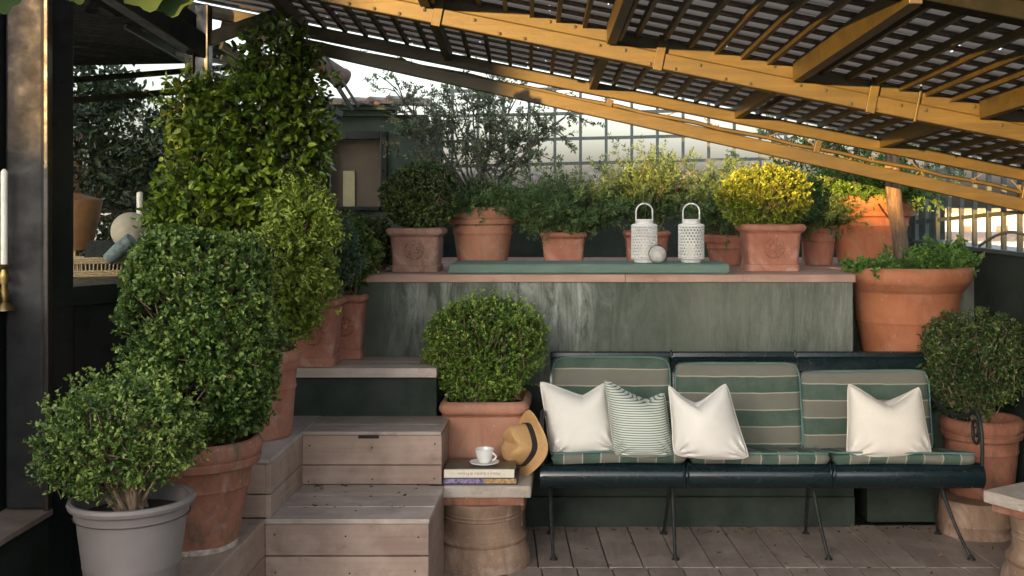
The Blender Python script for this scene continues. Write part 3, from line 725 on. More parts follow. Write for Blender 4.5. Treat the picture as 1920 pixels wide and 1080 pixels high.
# brown metal cowl on the glass roof
p0, p1 = PX(560, 90, 385), PX(644, 150, 372)
rt = thing("roof_cowl", "brown metal cowl pipe pointing down beside the hut roof", "cowl", p0)
b = MB(); d = (p1-p0); b.tube([p0, p0+d*.9, p0+d*.93, p0+d], [.04, .052, .057, .057], 24); b.build("pipe", M['copper'], rt, smooth=True)
b = MB(); b.tube([p0+d*1.001, p0+d*1.005], [.05, .05], 24); b.build("pipe_mouth", M['soil'], rt)
b = MB(); b.beam(PX(600, 110, 385), PX(660, 205, 372), .012, .02); b.beam(PX(612, 105, 385), PX(672, 200, 372), .008, .012); b.tube([PX(652, 188, 372), PX(700, 198, 372), PX(745, 205, 372)], .003, 5)
b.build("bracket", M['fence'], rt)

# ------------------------------------------------------------------ pergola
def roofz(x, y): return H+.523-.2*x+.06*(5.04-y)
YA, YB, YD = 3.96, 5.04, 2.755
XLo, XHi = -1.75, 2.9
rt = thing("pergola_roof", "sloping slatted pergola roof carried on long timber beams overhead", "pergola", (0, 4, 0))
def rx(x, y): return x-.04*(y-YB)          # rafters run slightly askew
def long_beam(b, y, dz0, dz1, w, x0=XLo, x1=XHi):
    p = Vector((x0, y, roofz(x0, y)+(dz0+dz1)/2)); q = Vector((x1, y, roofz(x1, y)+(dz0+dz1)/2)); b.beam(p, q, w, dz1-dz0)
b = MB(); long_beam(b, YA, -.06, -.002, .06); long_beam(b, YA+.012, .0, .045, .05)
b.build("middle_beam", M['beam'], rt, bevel=.004)
b = MB()
for X in (400, 825, 1237, 1632, 1715):
    x = (X-CX)/530.; z = roofz(x, YA); w = .016 if X != 1715 else .004
    b.beam((x-w, YA-.034, z-.005+.2*w), (x+w, YA-.034, z-.005-.2*w), .012, .125)
b.build("beam_clamp", M['beam'], rt, bevel=.002)
b = MB(); r4 = random.Random(4); Mb = Matrix.Rotation(math.radians(90), 3, 'X')
for k in range(46):
    x = -1.4+k*.088; y_, dz = r4.choice([(YA-.0305, -.05), (YA-.0305, -.02), (YA-.0135, .03)])
    b.lathe((x, y_, roofz(x, YA)+dz), [(.0065, -.002), (.006, .003), (.001, .0045)], 8, M=Mb)
tag(b.build("bolt_heads", M['iron'], rt), None, None, kind='stuff')
b = MB(); long_beam(b, YB, -.024, .032, .05); b.build("rear_beam", M['beam'], rt, bevel=.004)
b = MB(); long_beam(b, YD, .0, .046, .08); long_beam(b, YD-.02, .047, .26, .06); b.build("front_beam", M['dkbeam'], rt, bevel=.004)
# truss below the rear beam
def cz(x): return H+(CY-(225+.2225*((CX+x*417)-1200)))/417.0
b = MB(); b.beam((-1.58, YB, cz(-1.58)), (XHi, YB, cz(XHi)), .045, .058); b.build("truss_beam", M['beam'], rt, bevel=.004)
b = MB()
for X, Yt, Yb in ((748, 118, 92), (1137, 215, 172), (1527, 303, 258), (380, 40, 5), (1917, 385, 340)):
    x = (X-CX)/417.; b.beam((x, YB, cz(x)), (x+.02, YB, roofz(x+.02, YB)-.03), .03, .035, up=Vector((0, 1, 0)))
b.build("truss_strut", M['beam'], rt, bevel=.003)
b = MB(); pts = []
for k in range(41):
    x = -1.58+k*(XHi+1.58)/40; pts.append((x, YB+.0, cz(x)*.42+(roofz(x, YB)-.03)*.58+.004*math.sin(k*2.1)))
b.tube(pts, .010, 6); b.build("truss_rod", M['beam'], rt, smooth=True)
b = MB()
for k in range(16):
    x = -1.2+k*.23; zr = cz(x)*.42+(roofz(x, YB)-.03)*.58
    dx = .05 if k % 2 else -.05
    b.tube([(x, YB-.006, zr), (x+dx, YB-.006, roofz(x+dx, YB)-.03)], .0022, 4)
    b.tube([(x+.004*j, YB+.012*math.cos(j*2), zr+.012*math.sin(j*2)) for j in range(6)], .0022, 4)
b.build("binding_wire", M['bark'], rt)
# rafters
big = [-1.21, -.56, .09, .74, 1.39, 2.04]; bb = MB(); sb = MB()
def rafter(b, x, y0, y1, w, h, drop):
    p = Vector((rx(x, y0), y0, 0)); q = Vector((rx(x, y1), y1, 0)); p.z = roofz(p.x, y0)+.055-drop-h/2; q.z = roofz(q.x, y1)+.055-drop-h/2
    b.beam(p, q, w, h)
for x in big:
    rafter(bb, x, 2.72, YA-.05, .034, .07, .0); rafter(bb, x, YA+.05, YB+.02, .034, .06, .0)
    rafter(bb, x+.03, 2.72, YA-.05, .014, .054, .0)
    for k in range(1, 7): rafter(sb, x+k*.093, 2.81, YB+.02, .015, .024, .0)
bb.build("main_rafter", M['beam'], rt, bevel=.002); sb.build("rafters", M['beam'], rt)
# battens across the rafters
b = MB(); b2 = MB(); rr_ = random.Random(11); y = 2.80; k = 0
while y < YB+.1:
    z0 = roofz(XLo, y)+.060; z1 = roofz(XHi, y)+.060; j = rr_.uniform(-.004, .004)
    b.beam((XLo, y+j, z0), (XHi, y-j, z1), .05, .008)
    y += .134
y = 2.865
while y < YB+.12:
    x = XLo
    while x < XHi:
        L = rr_.uniform(.5, 1.1); xe = min(x+L, XHi); yy = y+rr_.uniform(-.004, .004); dz = rr_.uniform(0, .004)
        b2.add([(x+.002, yy-.070, roofz(x, yy-.070)+.077+dz), (xe-.002, yy-.070, roofz(xe, yy-.070)+.077+dz), (xe-.002, yy+.070, roofz(xe, yy+.070)+.068+dz), (x+.002, yy+.070, roofz(x, yy+.070)+.068+dz)], [(0, 1, 2, 3)], rr_.random()); x = xe
    y += .134
b.build("battens", M['batten'], rt); b2.build("roof_boards", M['mat'], rt)

# ------------------------------------------------------------------ bench
xbl = lambda u, X0, X1: X0+(X1-X0)*u
BY, BK = 4.72, 5.18
rt = thing("garden_bench", "long dark teal enamel three seat bench with striped cushions and iron legs", "bench", (.8, 4.95, 0))
# profile (y,z,u) u 0 front..1 back
prof = []
for a in range(-60, 121, 20):
    prof.append((BY+.055-.055*math.cos(math.radians(a)) if a < 90 else BY+.055+.04*math.sin(math.radians(a-90)), .355+.055*math.sin(math.radians(min(a, 90)))-(.012*math.sin(math.radians(max(a-90, 0)))), 0.0))
seatp = [(BY+.16, .378, .2), (BY+.30, .345, .4), (BY+.38, .335, .6), (BY+.42, .36, .7), (BY+.445, .48, .8), (BY+.465, .6, .88), (BY+.48, .72, .95), (BY+.488, .785, 1.0)]
top = [(BY+.480+.0, .80, 1.0), (BY+.485, .817, 1.0), (BY+.50, .822, 1.0), (BY+.515, .81, 1.0), (BY+.515, .785, 1.0)]
under = [(BY+.50, .70, .95), (BY+.485, .6, .88), (BY+.465, .48, .8), (BY+.44, .345, .7), (BY+.39, .318, .6), (BY+.3, .326, .4), (BY+.16, .358, .2), (BY+.06, .33, 0), (BY+.03, .305, 0)]
prof2 = [(BY+.0275, .307, 0.0)]+prof[1:]+seatp+top+under
fx = [-.139, .479, 1.099, 1.744]; bx_ = [-.105, .458, 1.034, 1.632]
for i in range(3):
    P = []
    for j, w in enumerate((0.002, .03, .5, .97, .998)):
        row = []
        for (y, z, u) in prof2:
            x0 = fx[i]+(bx_[i]-fx[i])*u; x1 = fx[i+1]+(bx_[i+1]-fx[i+1])*u
            sink = .004 if j in (0, 4) else 0
            row.append((x0+(x1-x0)*w, y+sink*.6, z-sink))
        P.append(row)
    b = MB().grid(P, True); n_ = len(prof2); b.F.append(tuple(range(n_))); b.F.append(tuple(range(4*n_+n_-1, 4*n_-1, -1)))
    b.build("seat_shell", M['bench'], rt, smooth=True)
for i in (1, 2): 
    b = MB()
    for dx in (-.008, .008): b.tube([(fx[i]+dx+(bx_[i]-fx[i])*u, y-.002, z+.002) for (y, z, u) in prof2[:14]], .005, 6)
    b.tube([(bx_[i], y-.001, z+.002) for (y, z, u) in top], .006, 6)
    b.build("seam_trim", M['bench'], rt, smooth=True)
b = MB(); 
b.box(fx[0]+.03, fx[3]-.03, BY+.10, BY+.125, .285, .317); b.box(fx[0]+.05, fx[3]-.06, BY+.36, BY+.385, .285, .317); b.build("under_rail", M['iron'], rt, bevel=.003)
def leg(x, xs, front=True):
    b = MB(); yt = BY+.20; yf = (BY+.03) if front else (BY+.40)
    pts = []
    for k in range(12):
        u = k/11; y = yt+(yf-yt)*(u**.75); x_ = x+xs*(u**1.6); z = .335*(1-u)+.006
        pts.append((x_, y+(.015*math.sin(math.pi*u) if front else -.015*math.sin(math.pi*u)), z))
    b.tube(pts, [.010-.003*k/11 for k in range(12)], 8)
    e = Vector(pts[-1]); b.lathe((e.x, e.y, 0), [(.018, 0), (.017, .005), (.009, .012), (.008, .02)], 14)
    b.build("leg", M['iron'], rt, smooth=True)
for xx, xs in ((-.10, .018), (.435, -.0), (1.045, .04), (1.60, .09)):
    leg(xx, xs, True); leg(xx, xs-.02, False)
def arm(x, xb):
    b = MB(); cy, cz_ = BY+.12, .535; pts = []
    # up from the seat front, over the scroll, back to the back rest
    for k in range(9):
        a = math.radians(-60+k*20+0); 
    pts = [(x, BY+.03, .40), (x, BY+.025, .46), (x, BY+.03, .53), (x, BY+.05, .585), (x, BY+.09, .617), (x, BY+.14, .61), (x, BY+.18, .585)]
    n0 = len(pts)
    for k in range(1, 9):
        u = k/8; pts.append((x+(xb-x)*u, BY+.18+.29*u, .585-.04*math.sin(math.pi*u*1.0)+.06*u))
    b.tube(pts, .0085, 8)
    sp = []
    for k in range(34):
        a = math.radians(100-k*22); r_ = .062*(1-k/40)
        sp.append((x, BY+.105-r_*math.cos(a)*.95, .535+r_*math.sin(a)*1.15))
    b.tube([(x, BY+.16, .60)]+sp, [.008]+[.0075-.003*k/34 for k in range(34)], 8)
    b.build("armrest", M['iron'], rt, smooth=True)
arm(1.735, 1.64); arm(-.132, -.10)

# cushions
def puff(b, fn, n=26, m=26, t=.05, e=4):  # fn(u,v,side,h)->point, closed pillow shell
    for sd in (1, -1):
        P = []
        for i in range(n+1):
            u = -1+2*i/n; row = []
            for j in range(m+1):
                v = -1+2*j/m
                h = ((1-abs(u)**e)*(1-abs(v)**e)) ** .5
                row.append(fn(u, v, sd*h))
            P.append(row)
        b.grid(P, False, t=.5)
def weld(o):
    import bmesh
    bm = bmesh.new(); bm.from_mesh(o.data); bmesh.ops.remove_doubles(bm, verts=bm.verts, dist=.0004); bmesh.ops.recalc_face_normals(bm, faces=bm.faces); bm.to_mesh(o.data); bm.free()
    o.data.polygons.foreach_set("use_smooth", [True]*len(o.data.polygons))
def seat_cushion(i, x0, x1, dz=0.0, lab=''):
    c = Vector(((x0+x1)/2, BY+.215, .443+dz)); o_rt = thing("seat_cushion", lab, "cushion", c, "striped seat cushions on the bench")
    hw_, hd_ = (x1-x0)/2, .215; w2 = lowfreq(i+40, 5, 7)
    def fn(u, v, h):
        ru = abs(u)**8; 
        x = c.x+hw_*u*(1-.02*abs(v)**6); y = c.y+hd_*v*(1-.012*abs(u)**6)
        z = c.z+.028*h+.004*float(w2(np.array([[x, y, h]]))[0])-.006*(u*u)-.036*(v+1)+.01*max(0,-v)**3*0
        return (x, y, z)
    b = MB()
    n, m = 40, 20
    for sd in (1, -1):
        P = []
        for a in range(n+1):
            u = -1+2*a/n; row = []
            for q in range(m+1):
                v = -1+2*q/m; h = ((1-abs(u)**14)*(1-abs(v)**10))**.35
                p = fn(u, v, sd*h); row.append(p)
            P.append(row)
        b.grid(P, t=.5)
    o = b.build("cushion_cover", M['stripe_x'], o_rt, smooth=True); weld(o)
    b = MB(); loop = []
    for k in range(81):
        a = 2*math.pi*k/80; ca, sa = math.cos(a), math.sin(a); m_ = (abs(ca)**12+abs(sa)**12)**(-1/12)
        u, v = ca*m_, sa*m_; p = fn(u*.985, v*.98, .0); loop.append((p[0], p[1]-(.003 if v < 0 else 0), p[2]+.022))
    b.tube(loop, .004, 6); b.build("piping", M['piping'], o_rt, smooth=True)
seat_cushion(0, -.095, .488, 0, "left striped seat cushion under the two overlapping pillows")
seat_cushion(1, .494, 1.095, -.002, "middle striped seat cushion of the bench, no pillow on its right half")
seat_cushion(2, 1.10, 1.715, -.004, "right striped seat cushion beside the scroll armrest")
def back_cushion(i, x0, x1, z0, z1, tilt, lab, phase=0.0):
    c = Vector(((x0+x1)/2, BY+.405, (.307, .348, .312)[i])); rt2 = thing("back_cushion", lab, "cushion", c, "striped back cushions on the bench")
    hw_ = (x1-x0)/2; hh = (z1-z0)/2; w2 = lowfreq(i+60, 5, 8)
    def fn(u, v, h):
        cr = 1-.0*abs(u)
        x = c.x+hw_*u*(1-.03*(v > 0)*abs(v)**6); z = z0+hh+hh*v*(1-.03*abs(u)**6)+tilt*u
        y = BY+.385+.082*(v*.5+.5)-.032*h-.006*float(w2(np.array([[x, z, 0]]))[0])
        return (x, y, z)
    b = MB(); n, m = 36, 36
    for sd in (1, -1):
        P = []
        for a in range(n+1):
            u = -1+2*a/n; row = []
            for q in range(m+1):
                v = -1+2*q/m; h = ((1-abs(u)**10)*(1-abs(v)**10))**.4
                row.append(fn(u, v, sd*h))
            P.append(row)
        b.grid(P, t=.5)
    o = b.build("cushion_cover", M['stripe_z'], rt2, smooth=True); weld(o)
    o.location.z += 0
    b = MB(); loop = []
    for k in range(97):
        a = 2*math.pi*k/96; ca, sa = math.cos(a), math.sin(a); m_ = (abs(ca)**12+abs(sa)**12)**(-1/12)
        p = fn(ca*m_*.985, sa*m_*.985, .45); loop.append((p[0], p[1]-.001, p[2]))
    b.tube(loop, .0035, 6); b.build("piping", M['piping'], rt2, smooth=True)
back_cushion(0, -.098, .452, .375, .806, .0, "left striped back cushion, behind the two overlapping pillows")
back_cushion(1, .468, 1.05, .37, .778, .0, "middle striped back cushion, the broadest bare one of the bench")
back_cushion(2, 1.045, 1.645, .37, .742, .004, "right striped back cushion, lowest of the three, behind the lone pillow")

def pillow(name, lab, X0, X1, Ytop, Ybot, s, mat, chop=.5, cdep=.06, lean=.10, rot=0.0, seed=0, thick=.105, skew=0.0, narrow=0.0):
    X0 += 5; X1 -= 6; Ytop += 3
    p0 = PX(X0, Ybot, s); p1 = PX(X1, Ytop, s); w = (p1.x-p0.x)/2; h = (p1.z-p0.z)/2
    c = Vector(((p0.x+p1.x)/2, F/s, p0.z)); rt3 = thing(name, lab, "pillow", c, "loose pillows on the bench")
    wf = lowfreq(seed, 6, 16); wf2 = lowfreq(seed+1, 6, 40)
    cr, sr = math.cos(rot), math.sin(rot)
    def fn(u, v, hh):
        # concave sides with drawn-out corners
        X = w*u*(1-.035*(1-v*v)-.045*(abs(u*v))**7-.03*(v < 0)*v*v*(1-abs(u))) * (1+narrow*v)
        Z = h*v*(1-.03*(1-u*u)-.05*(abs(u*v))**7)
        tv = max(0.0, v)**2.4
        d = abs(u-chop)*(1.0 if u < chop else 1.0/(1-chop)*(1.0+chop)*.5)
        k_ = max(0.0, 1-abs(u-chop)/(1+abs(chop)))
        Z -= cdep*2*tv*k_**1.15
        Z -= .012*(v < 0)*(1-u*u)
        X += skew*v
        Yy0 = 0
        th = thick*hh*(1-.8*tv*math.exp(-((u-chop)/.28)**2))
        Yy = -th + .010*float(wf(np.array([[X, Z, 0]]))[0])*(1 if abs(hh) > .05 else .3)+.0026*float(wf2(np.array([[X*.6, Z, 1.]]))[0])*min(1, abs(hh)*2)
        # creases radiating from the lower corners
        for sx in (-1, 1):
            r_ = math.hypot(u-sx, v+1); a_ = math.atan2(v+1, (sx-u) if sx > 0 else (u+1))
            Yy += .011*math.sin(a_*14+seed)*math.exp(-((r_-.38)/.24)**2)*min(1, abs(hh)*2)
        x = X*cr-Z*sr; z = X*sr+Z*cr
        return (c.x+x, c.y+Yy+lean*(z/h)*.5, c.z+h+z)
    b = MB(); n = 46
    for sd in (1, -1):
        P = []
        for a in range(n+1):
            u = -1+2*a/n; row = []
            for q in range(n+1):
                v = -1+2*q/n; h_ = ((1-abs(u)**2.6)*(1-abs(v)**2.6))**.55
                row.append(fn(u, v, sd*h_))
            P.append(row)
        b.grid(P, t=.5)
    o = b.build("pillow_cover", M[mat], rt3, smooth=True); weld(o)
    b = MB(); loop = []
    per = [(-1+2*k/20, -1) for k in range(20)]+[(1, -1+2*k/20) for k in range(20)]+[(1-2*k/20, 1) for k in range(20)]+[(-1, 1-2*k/20) for k in range(21)]
    b.tube([fn(u, v, 0) for u, v in per], .0028, 6); b.build("piping", M[mat], rt3, smooth=True)
pillow("white_pillow", "leftmost white pillow with pinched top, against the left armrest", 1016, 1153, 708, 846, 430, 'linen', .25, .040, .10, .09, 1, skew=-.012)
pillow("striped_pillow", "thin green and white ticking striped pillow between two white ones", 1136, 1260, 711, 848, 440, 'tick', .40, .048, .10, 0, 2, skew=-.02)
pillow("white_pillow", "white pillow standing in the middle, right of the ticking striped one", 1252, 1390, 716, 851, 446, 'linen', -.1, .055, .10, -.04, 3, skew=-.03, narrow=-.12)
pillow("cream_pillow", "lone cream white pillow on the right seat beside the dark shrub", 1582, 1743, 717, 851, 436, 'linen2', .1, .052, .09, .0, 4, narrow=-.08)

# ------------------------------------------------------------------ side stools, books, cup, hat
def drum_stool(c, name, lab, slab_w, slab_d, rot, sc=1.0, top=.36, slab_mat='slab', tile=True):
    rt4 = thing(name, lab, "stool", c, "terracotta drum stools")
    x, y = c[0], c[1]; zt_ = top-.05
    zz = zt_-(.034 if tile else 0)
    pr = [(.205, 0), (.207, .012), (.2, .05), (.186, .088), (.178, .10), (.186, .108), (.188, .118), (.182, .126), (.170, .134), (.163, .155), (.160, .18), (.160, .20), (.165, .205), (.160, .21), (.160, zz-.06), (.164, zz-.055), (.161, zz-.05), (.168, zz-.02), (.173, zz-.005), (.173, zz)]
    MB().lathe((x, y, 0), [(r*sc, z) for r, z in pr], 56, wob=.006).build("drum", M['drum'], rt4, smooth=True)
    Rm = Matrix.Translation((x, y, 0)) @ Matrix.Rotation(rot, 4, 'Z')
    if tile: MB().box(-slab_w*.43, slab_w*.43, -slab_d*.46, slab_d*.44, zz+.001, zt_, M=Rm).build("under_slab", M['terra_red'], rt4, bevel=.003)
    b = MB(); n = 14
    # slab with chipped edges
    b.box(-slab_w/2, slab_w/2, -slab_d/2, slab_d/2, zt_+.001, top, M=Rm); b.build("slab", M[slab_mat], rt4, bevel=.006)
drum_stool((-.383, 4.735, 0), "drum_stool", "terracotta drum stool with pale stone slab holding books and a cup", .425, .34, 0.0)
drum_stool((1.895, 4.40, 0), "drum_stool", "terracotta drum stool with turned stone slab at the right front corner", .38, .38, math.radians(32), 1.0, .372)
ZT = .3605
# books
c = Vector((-.375, 4.66, ZT)); rt = thing("navy_book", "lower navy book with lilac pages under the cream spined one", "book", c)
x0, x1, y0, y1 = (831-CX)/455., (971-CX)/455., 4.585, 4.77
b = MB().box(x0, x1, y0, y1, ZT, ZT+.004).box(x0, x1, y0, y1, ZT+.024, ZT+.028).box(x1-.004, x1, y0, y1, ZT+.0045, ZT+.0235); b.build("cover", M['navy'], rt, bevel=.0015)
b = MB().box(x0+.005, x0+.045, y0+.004, y1-.004, ZT+.0045, ZT+.0235).box(x0+.0455, x0+.11, y0+.004, y1-.004, ZT+.0045, ZT+.0235).box(x0+.111, x0+.17, y0+.004, y1-.004, ZT+.0045, ZT+.0235); b.build("pages", M['purple'], rt)
b = MB().box(x0+.171, x0+.21, y0+.004, y1-.004, ZT+.0045, ZT+.0235).box(x0+.2105, x1-.005, y0+.004, y1-.004, ZT+.0045, ZT+.0235); b.build("pages", M['ochre'], rt, label="ochre patterned page edges")
zb = ZT+.0285; x0, x1 = (834-CX)/455., (965-CX)/455.
rt = thing("spined_book", "upper book with dark olive cover and cream spine holding the coffee cup", "book", (-.4, 4.66, zb))
b = MB().box(x0, x1, y0, y1+.012, zb, zb+.003).box(x0, x1, y0, y1+.012, zb+.035, zb+.038); b.build("cover", M['cover'], rt, bevel=.001)
b = MB().box(x0+.003, x1-.003, y0+.006, y1+.008, zb+.0035, zb+.0345); b.build("pages", M['paper'], rt)
b = MB().box(x0, x1, y0-.002, y0+.005, zb+.0005, zb+.0345); b.build("spine", M['paper'], rt, bevel=.0015)
tx = bpy.data.curves.new("spine_text", 'FONT'); tx.body = "Palazzi e Giardini di Firenze"; tx.size = .0155; tx.align_x = 'CENTER'; tx.align_y = 'CENTER'; tx.materials.append(M['ink'])
tmp = bpy.data.objects.new("tmp", tx); COL.objects.link(tmp); bpy.context.view_layer.update()
tme = bpy.data.meshes.new_from_object(tmp); bpy.data.objects.remove(tmp)
to = bpy.data.objects.new("spine_text", tme); COL.objects.link(to); to.parent = rt
to.location = Vector(((x0+x1)/2, y0-.0026, zb+.0175))-rt.location; to.rotation_euler = (math.radians(90), math.radians(180), 0)
zc = zb+.0385
c = Vector(((908-CX)/452., 4.655, zc)); rt = thing("coffee_cup", "white porcelain cup on a saucer on top of the books", "cup", c)
MB().lathe(c, [(.028, 0), (.03, .003), (.058, .009), (.062, .012), (.06, .0135), (.03, .008), (.02, .006)], 40).build("saucer", M['ceramic'], rt, smooth=True)
MB().lathe(c+Vector((0, 0, .008)), [(.02, 0), (.023, .003), (.028, .014), (.035, .032), (.038, .05), (.0385, .058), (.0365, .058), (.034, .045), (.026, .02), (.01, .008)], 40).build("cup", M['ceramic'], rt, smooth=True)
b = MB(); b.tube([c+Vector((.034+.016*math.sin(math.pi*k/10), -.008-.01*math.sin(math.pi*k/10), .05-.03*k/10)) for k in range(11)], .0035, 8); b.build("handle", M['ceramic'], rt, smooth=True)
# straw hat, leaning on its brim
c = Vector((-.195, 4.80, ZT+.118)); rt = thing("straw_hat", "tan straw fedora with black band leaning between planter and bench", "hat", c)
ax = Vector((-.80, -.56, .17)).normalized(); q = ax.to_track_quat('Z', 'Y').to_matrix()
def hatpt(r_, z, a):
    er = 1.0+.13*math.cos(2*a); wave = .014*math.cos(2*a)*max(0, (r_-.075)/.045)
    zz = z-wave
    if z > .06: zz -= .022*math.exp(-(r_*math.sin(a)/.02)**2)*(1 if r_ < .07 else 0)*min(1, (z-.06)/.03)
    return c+q@Vector((r_*er*math.cos(a), r_/er*math.sin(a)*1.05, zz))
A_ = np.linspace(0, 2*math.pi, 56, endpoint=False)
hp = [(.118, -.002), (.122, .0), (.118, .003), (.1, .002), (.082, .002), (.074, .006), (.073, .03), (.07, .05), (.066, .075), (.061, .095), (.052, .105), (.038, .107), (.02, .105), (.002, .104)]
b = MB().grid([[hatpt(r_, z, a) for a in A_] for r_, z in hp], True); b.build("hat_body", M['straw'], rt, smooth=True)
b = MB().grid([[hatpt(r_, z, a) for a in A_] for r_, z in ((.0765, .005), (.0765, .03), (.0725, .031))], True); b.build("hat_band", M['band'], rt, smooth=True)

# ------------------------------------------------------------------ the planter beside the bench
c = Vector((-.388, 5.055, .17))
rt = thing("potted_boxwood", "bushy bright boxwood in a plain square pink planter beside the steps and bench", "potted plant", c)
square_pot(rt, c, .40, .475, 'terra_pink', .97, .058, False, False, .016)
boxwood(rt, [((-.383, 5.05, .86), (.262, .19, .215)), ((-.40, 5.03, .75), (.20, .16, .12))], (-.385, 5.05, .6), 4200, 'l_boxb', 21, tl=.042, ll=.0135, lw=.008, k=10, amp=.10, inner=.5, nst=26, shaggy=.7, e=2.3)
shoots(rt, (-.383, 5.05, .86), (.262, .19, .215), 150, 'l_boxb', 22)
rt = thing("plinth_block", "low dark block under the pink planter behind the drum stool", "block", (-.388, 5.055, 0))
MB().box(-.56, -.22, 4.91, 5.2, 0, .169).build("block", M['drum'], rt, bevel=.006)

# ------------------------------------------------------------------ potted plants on the left
# grey plastic pot
s = 652.; c = Vector(((248-CX)/s, F/s, Z1+.002))
rt = thing("potted_boxwood", "loose twiggy boxwood in the smooth grey plastic pot at the lower left", "potted plant", c)
zr = H-(930-CY)/s; hp_ = zr-c.z
pr = [(.128, 0), (.13, .004), (.142, .12), (.144, .123), (.1435, .13), (.156, .22), (.159, hp_-.055), (.166, hp_-.05), (.168, hp_-.03), (.17, hp_-.026), (.183, hp_-.02), (.187, hp_-.010), (.183, hp_-.001), (.174, hp_), (.166, hp_-.006), (.162, hp_-.05)]
pr = [(r_*.935, z_) for r_, z_ in pr]
MB().lathe(c, pr, 72).build("pot", M['plastic'], rt, smooth=True)
MB().lathe((c.x, c.y, c.z+hp_-.05), [(.160, 0), (.01, .01)], 24).build("soil", M['soil'], rt)
cb = PX(222, 825, s)
boxwood(rt, [((cb.x, cb.y, cb.z+.01), (.205, .19, .155)), ((cb.x-.10, cb.y, cb.z-.04), (.12, .12, .09)), ((cb.x+.07, cb.y, cb.z+.03), (.13, .13, .12))], (c.x, c.y, zr-.04), 3000, 'l_box', 31, tl=.045, ll=.0135, lw=.008, k=10, amp=.14, inner=.3, nst=44, ybias=.06, shaggy=.5)
shoots(rt, (cb.x, cb.y, cb.z+.01), (.205, .19, .155), 120, 'l_box', 32)
# tall clipped boxwood
s = 557.; c = Vector(((375-CX)/s, F/s, Z1+.002)); 
rt = thing("potted_boxwood", "tall dense clipped boxwood column in a rusty red pot with pale crusted foot", "potted plant", c)
zr = H-(818-CY)/s; round_pot(rt, c, .205, zr-c.z, .118, 'terra_red', rim_h=.075)
MB().lathe((c.x, c.y, c.z-.0005), [(.1195, 0), (.1205, .004), (.1225, .02), (.1205, .024)], 48, wob=.01).build("crusted_foot", mat_plain("lime_crust", (.42, .36, .3), .9, 0, .4, 60), rt, smooth=True)
cb = PX(372, 622, s)
boxwood(rt, [((cb.x+.01, cb.y, cb.z+.03), (.222, .205, .30)), ((cb.x+.03, cb.y, cb.z-.17), (.195, .19, .17))], (c.x, c.y, zr-.05), 7600, 'l_box', 41, tl=.032, ll=.0165, lw=.011, k=9, amp=.06, e=3.2, inner=.72, nst=12, shaggy=.25)
# pot on the return and its lime shrub
s = 467.; c = Vector(((487-CX)/s, F/s, Z2+.003))
rt = thing("potted_shrub", "tall loose lime green shrub in a smooth terracotta pot on the step corner", "potted plant", c)
zr = H-(655-CY)/s; round_pot(rt, c, .162, zr-c.z, .125, 'terra_warm' if False else 'terra', rim_h=.06)
bl = []
for X, Y, rx_, ry_ in ((548, 500, 62, 85), (520, 600, 72, 62), (560, 425, 60, 70), (535, 560, 75, 70), (480, 560, 60, 90)):
    p = PX(X, Y, s); bl.append(((p.x, p.y+.03, p.z), (rx_/s*.86, .12, ry_/s*.92)))
boxwood(rt, bl, (c.x, c.y, zr-.04), 3300, 'l_lime', 51, tl=.07, ll=.024, lw=.012, k=8, amp=.26, inner=.3, nst=16, ybias=.0, shaggy=.6)
for q_, (c_, r_q) in enumerate(bl[:3]): shoots(rt, c_, r_q, 70, 'l_lime', 520+q_, .09)
# climbing plant on the corner post
c = Vector((-1.50, 4.72, Z2+.003)); s = 445.
rt = thing("climbing_plant", "dense climbing plant with broad glossy leaves covering the conservatory corner post", "climber", c)
bl = []
for X, Y, rx_, ry_, dy in ((430, 300, 95, 110, 0), (400, 390, 95, 80, -.05), (540, 300, 78, 130, 0), (560, 190, 62, 100, .02), (480, 210, 75, 70, .0), (520, 110, 70, 60, .05), (480, 400, 90, 90, -.03), (545, 400, 70, 90, 0), (370, 215, 38, 60, .02), (575, 230, 38, 80, .04), (360, 420, 55, 60, -.05), (440, 190, 70, 40, .02)):
    p = PX(X, Y, s); bl.append(((p.x-.02, p.y+dy, p.z), (rx_/s*.80, .10, ry_/s*.93)))
P, D = blob_points(2700, bl, 61, .14, 7, .4)
r_ = np.random.default_rng(61); D = nrm(D*.8+r_.normal(size=D.shape)*.5+np.array([0, -.2, -.1]))
B, LD, L, W, T = twig_leaves(P, D, 7, .10, .036, .021, 62, -.02, .8)
LD = nrm(LD+np.array([0, -.15, -.25])); T = T-.28*np.clip((B[:, 2]-1.75)/.4, -.4, 1)  # higher leaves tinted darker, the shade up there is in the colour
leaf_mesh("foliage", B, LD, L, W, T, M['l_clim'], rt, 63)
stems(rt, (-1.5, 4.75, Z2), [Vector(P[i]) for i in r_.integers(0, len(P), 30)], .009, 'bark', seed=6, wig=.05)
b = MB()
for i in r_.integers(0, len(P), 600):
    p = Vector(P[i]); d = Vector(D[i]); b.tube([p-d*.08, p+Vector((0, 0, .01)), p+d*.1], [.003, .002, .001], 3, cap=False)
b.build("twigs", M['twig'], rt)
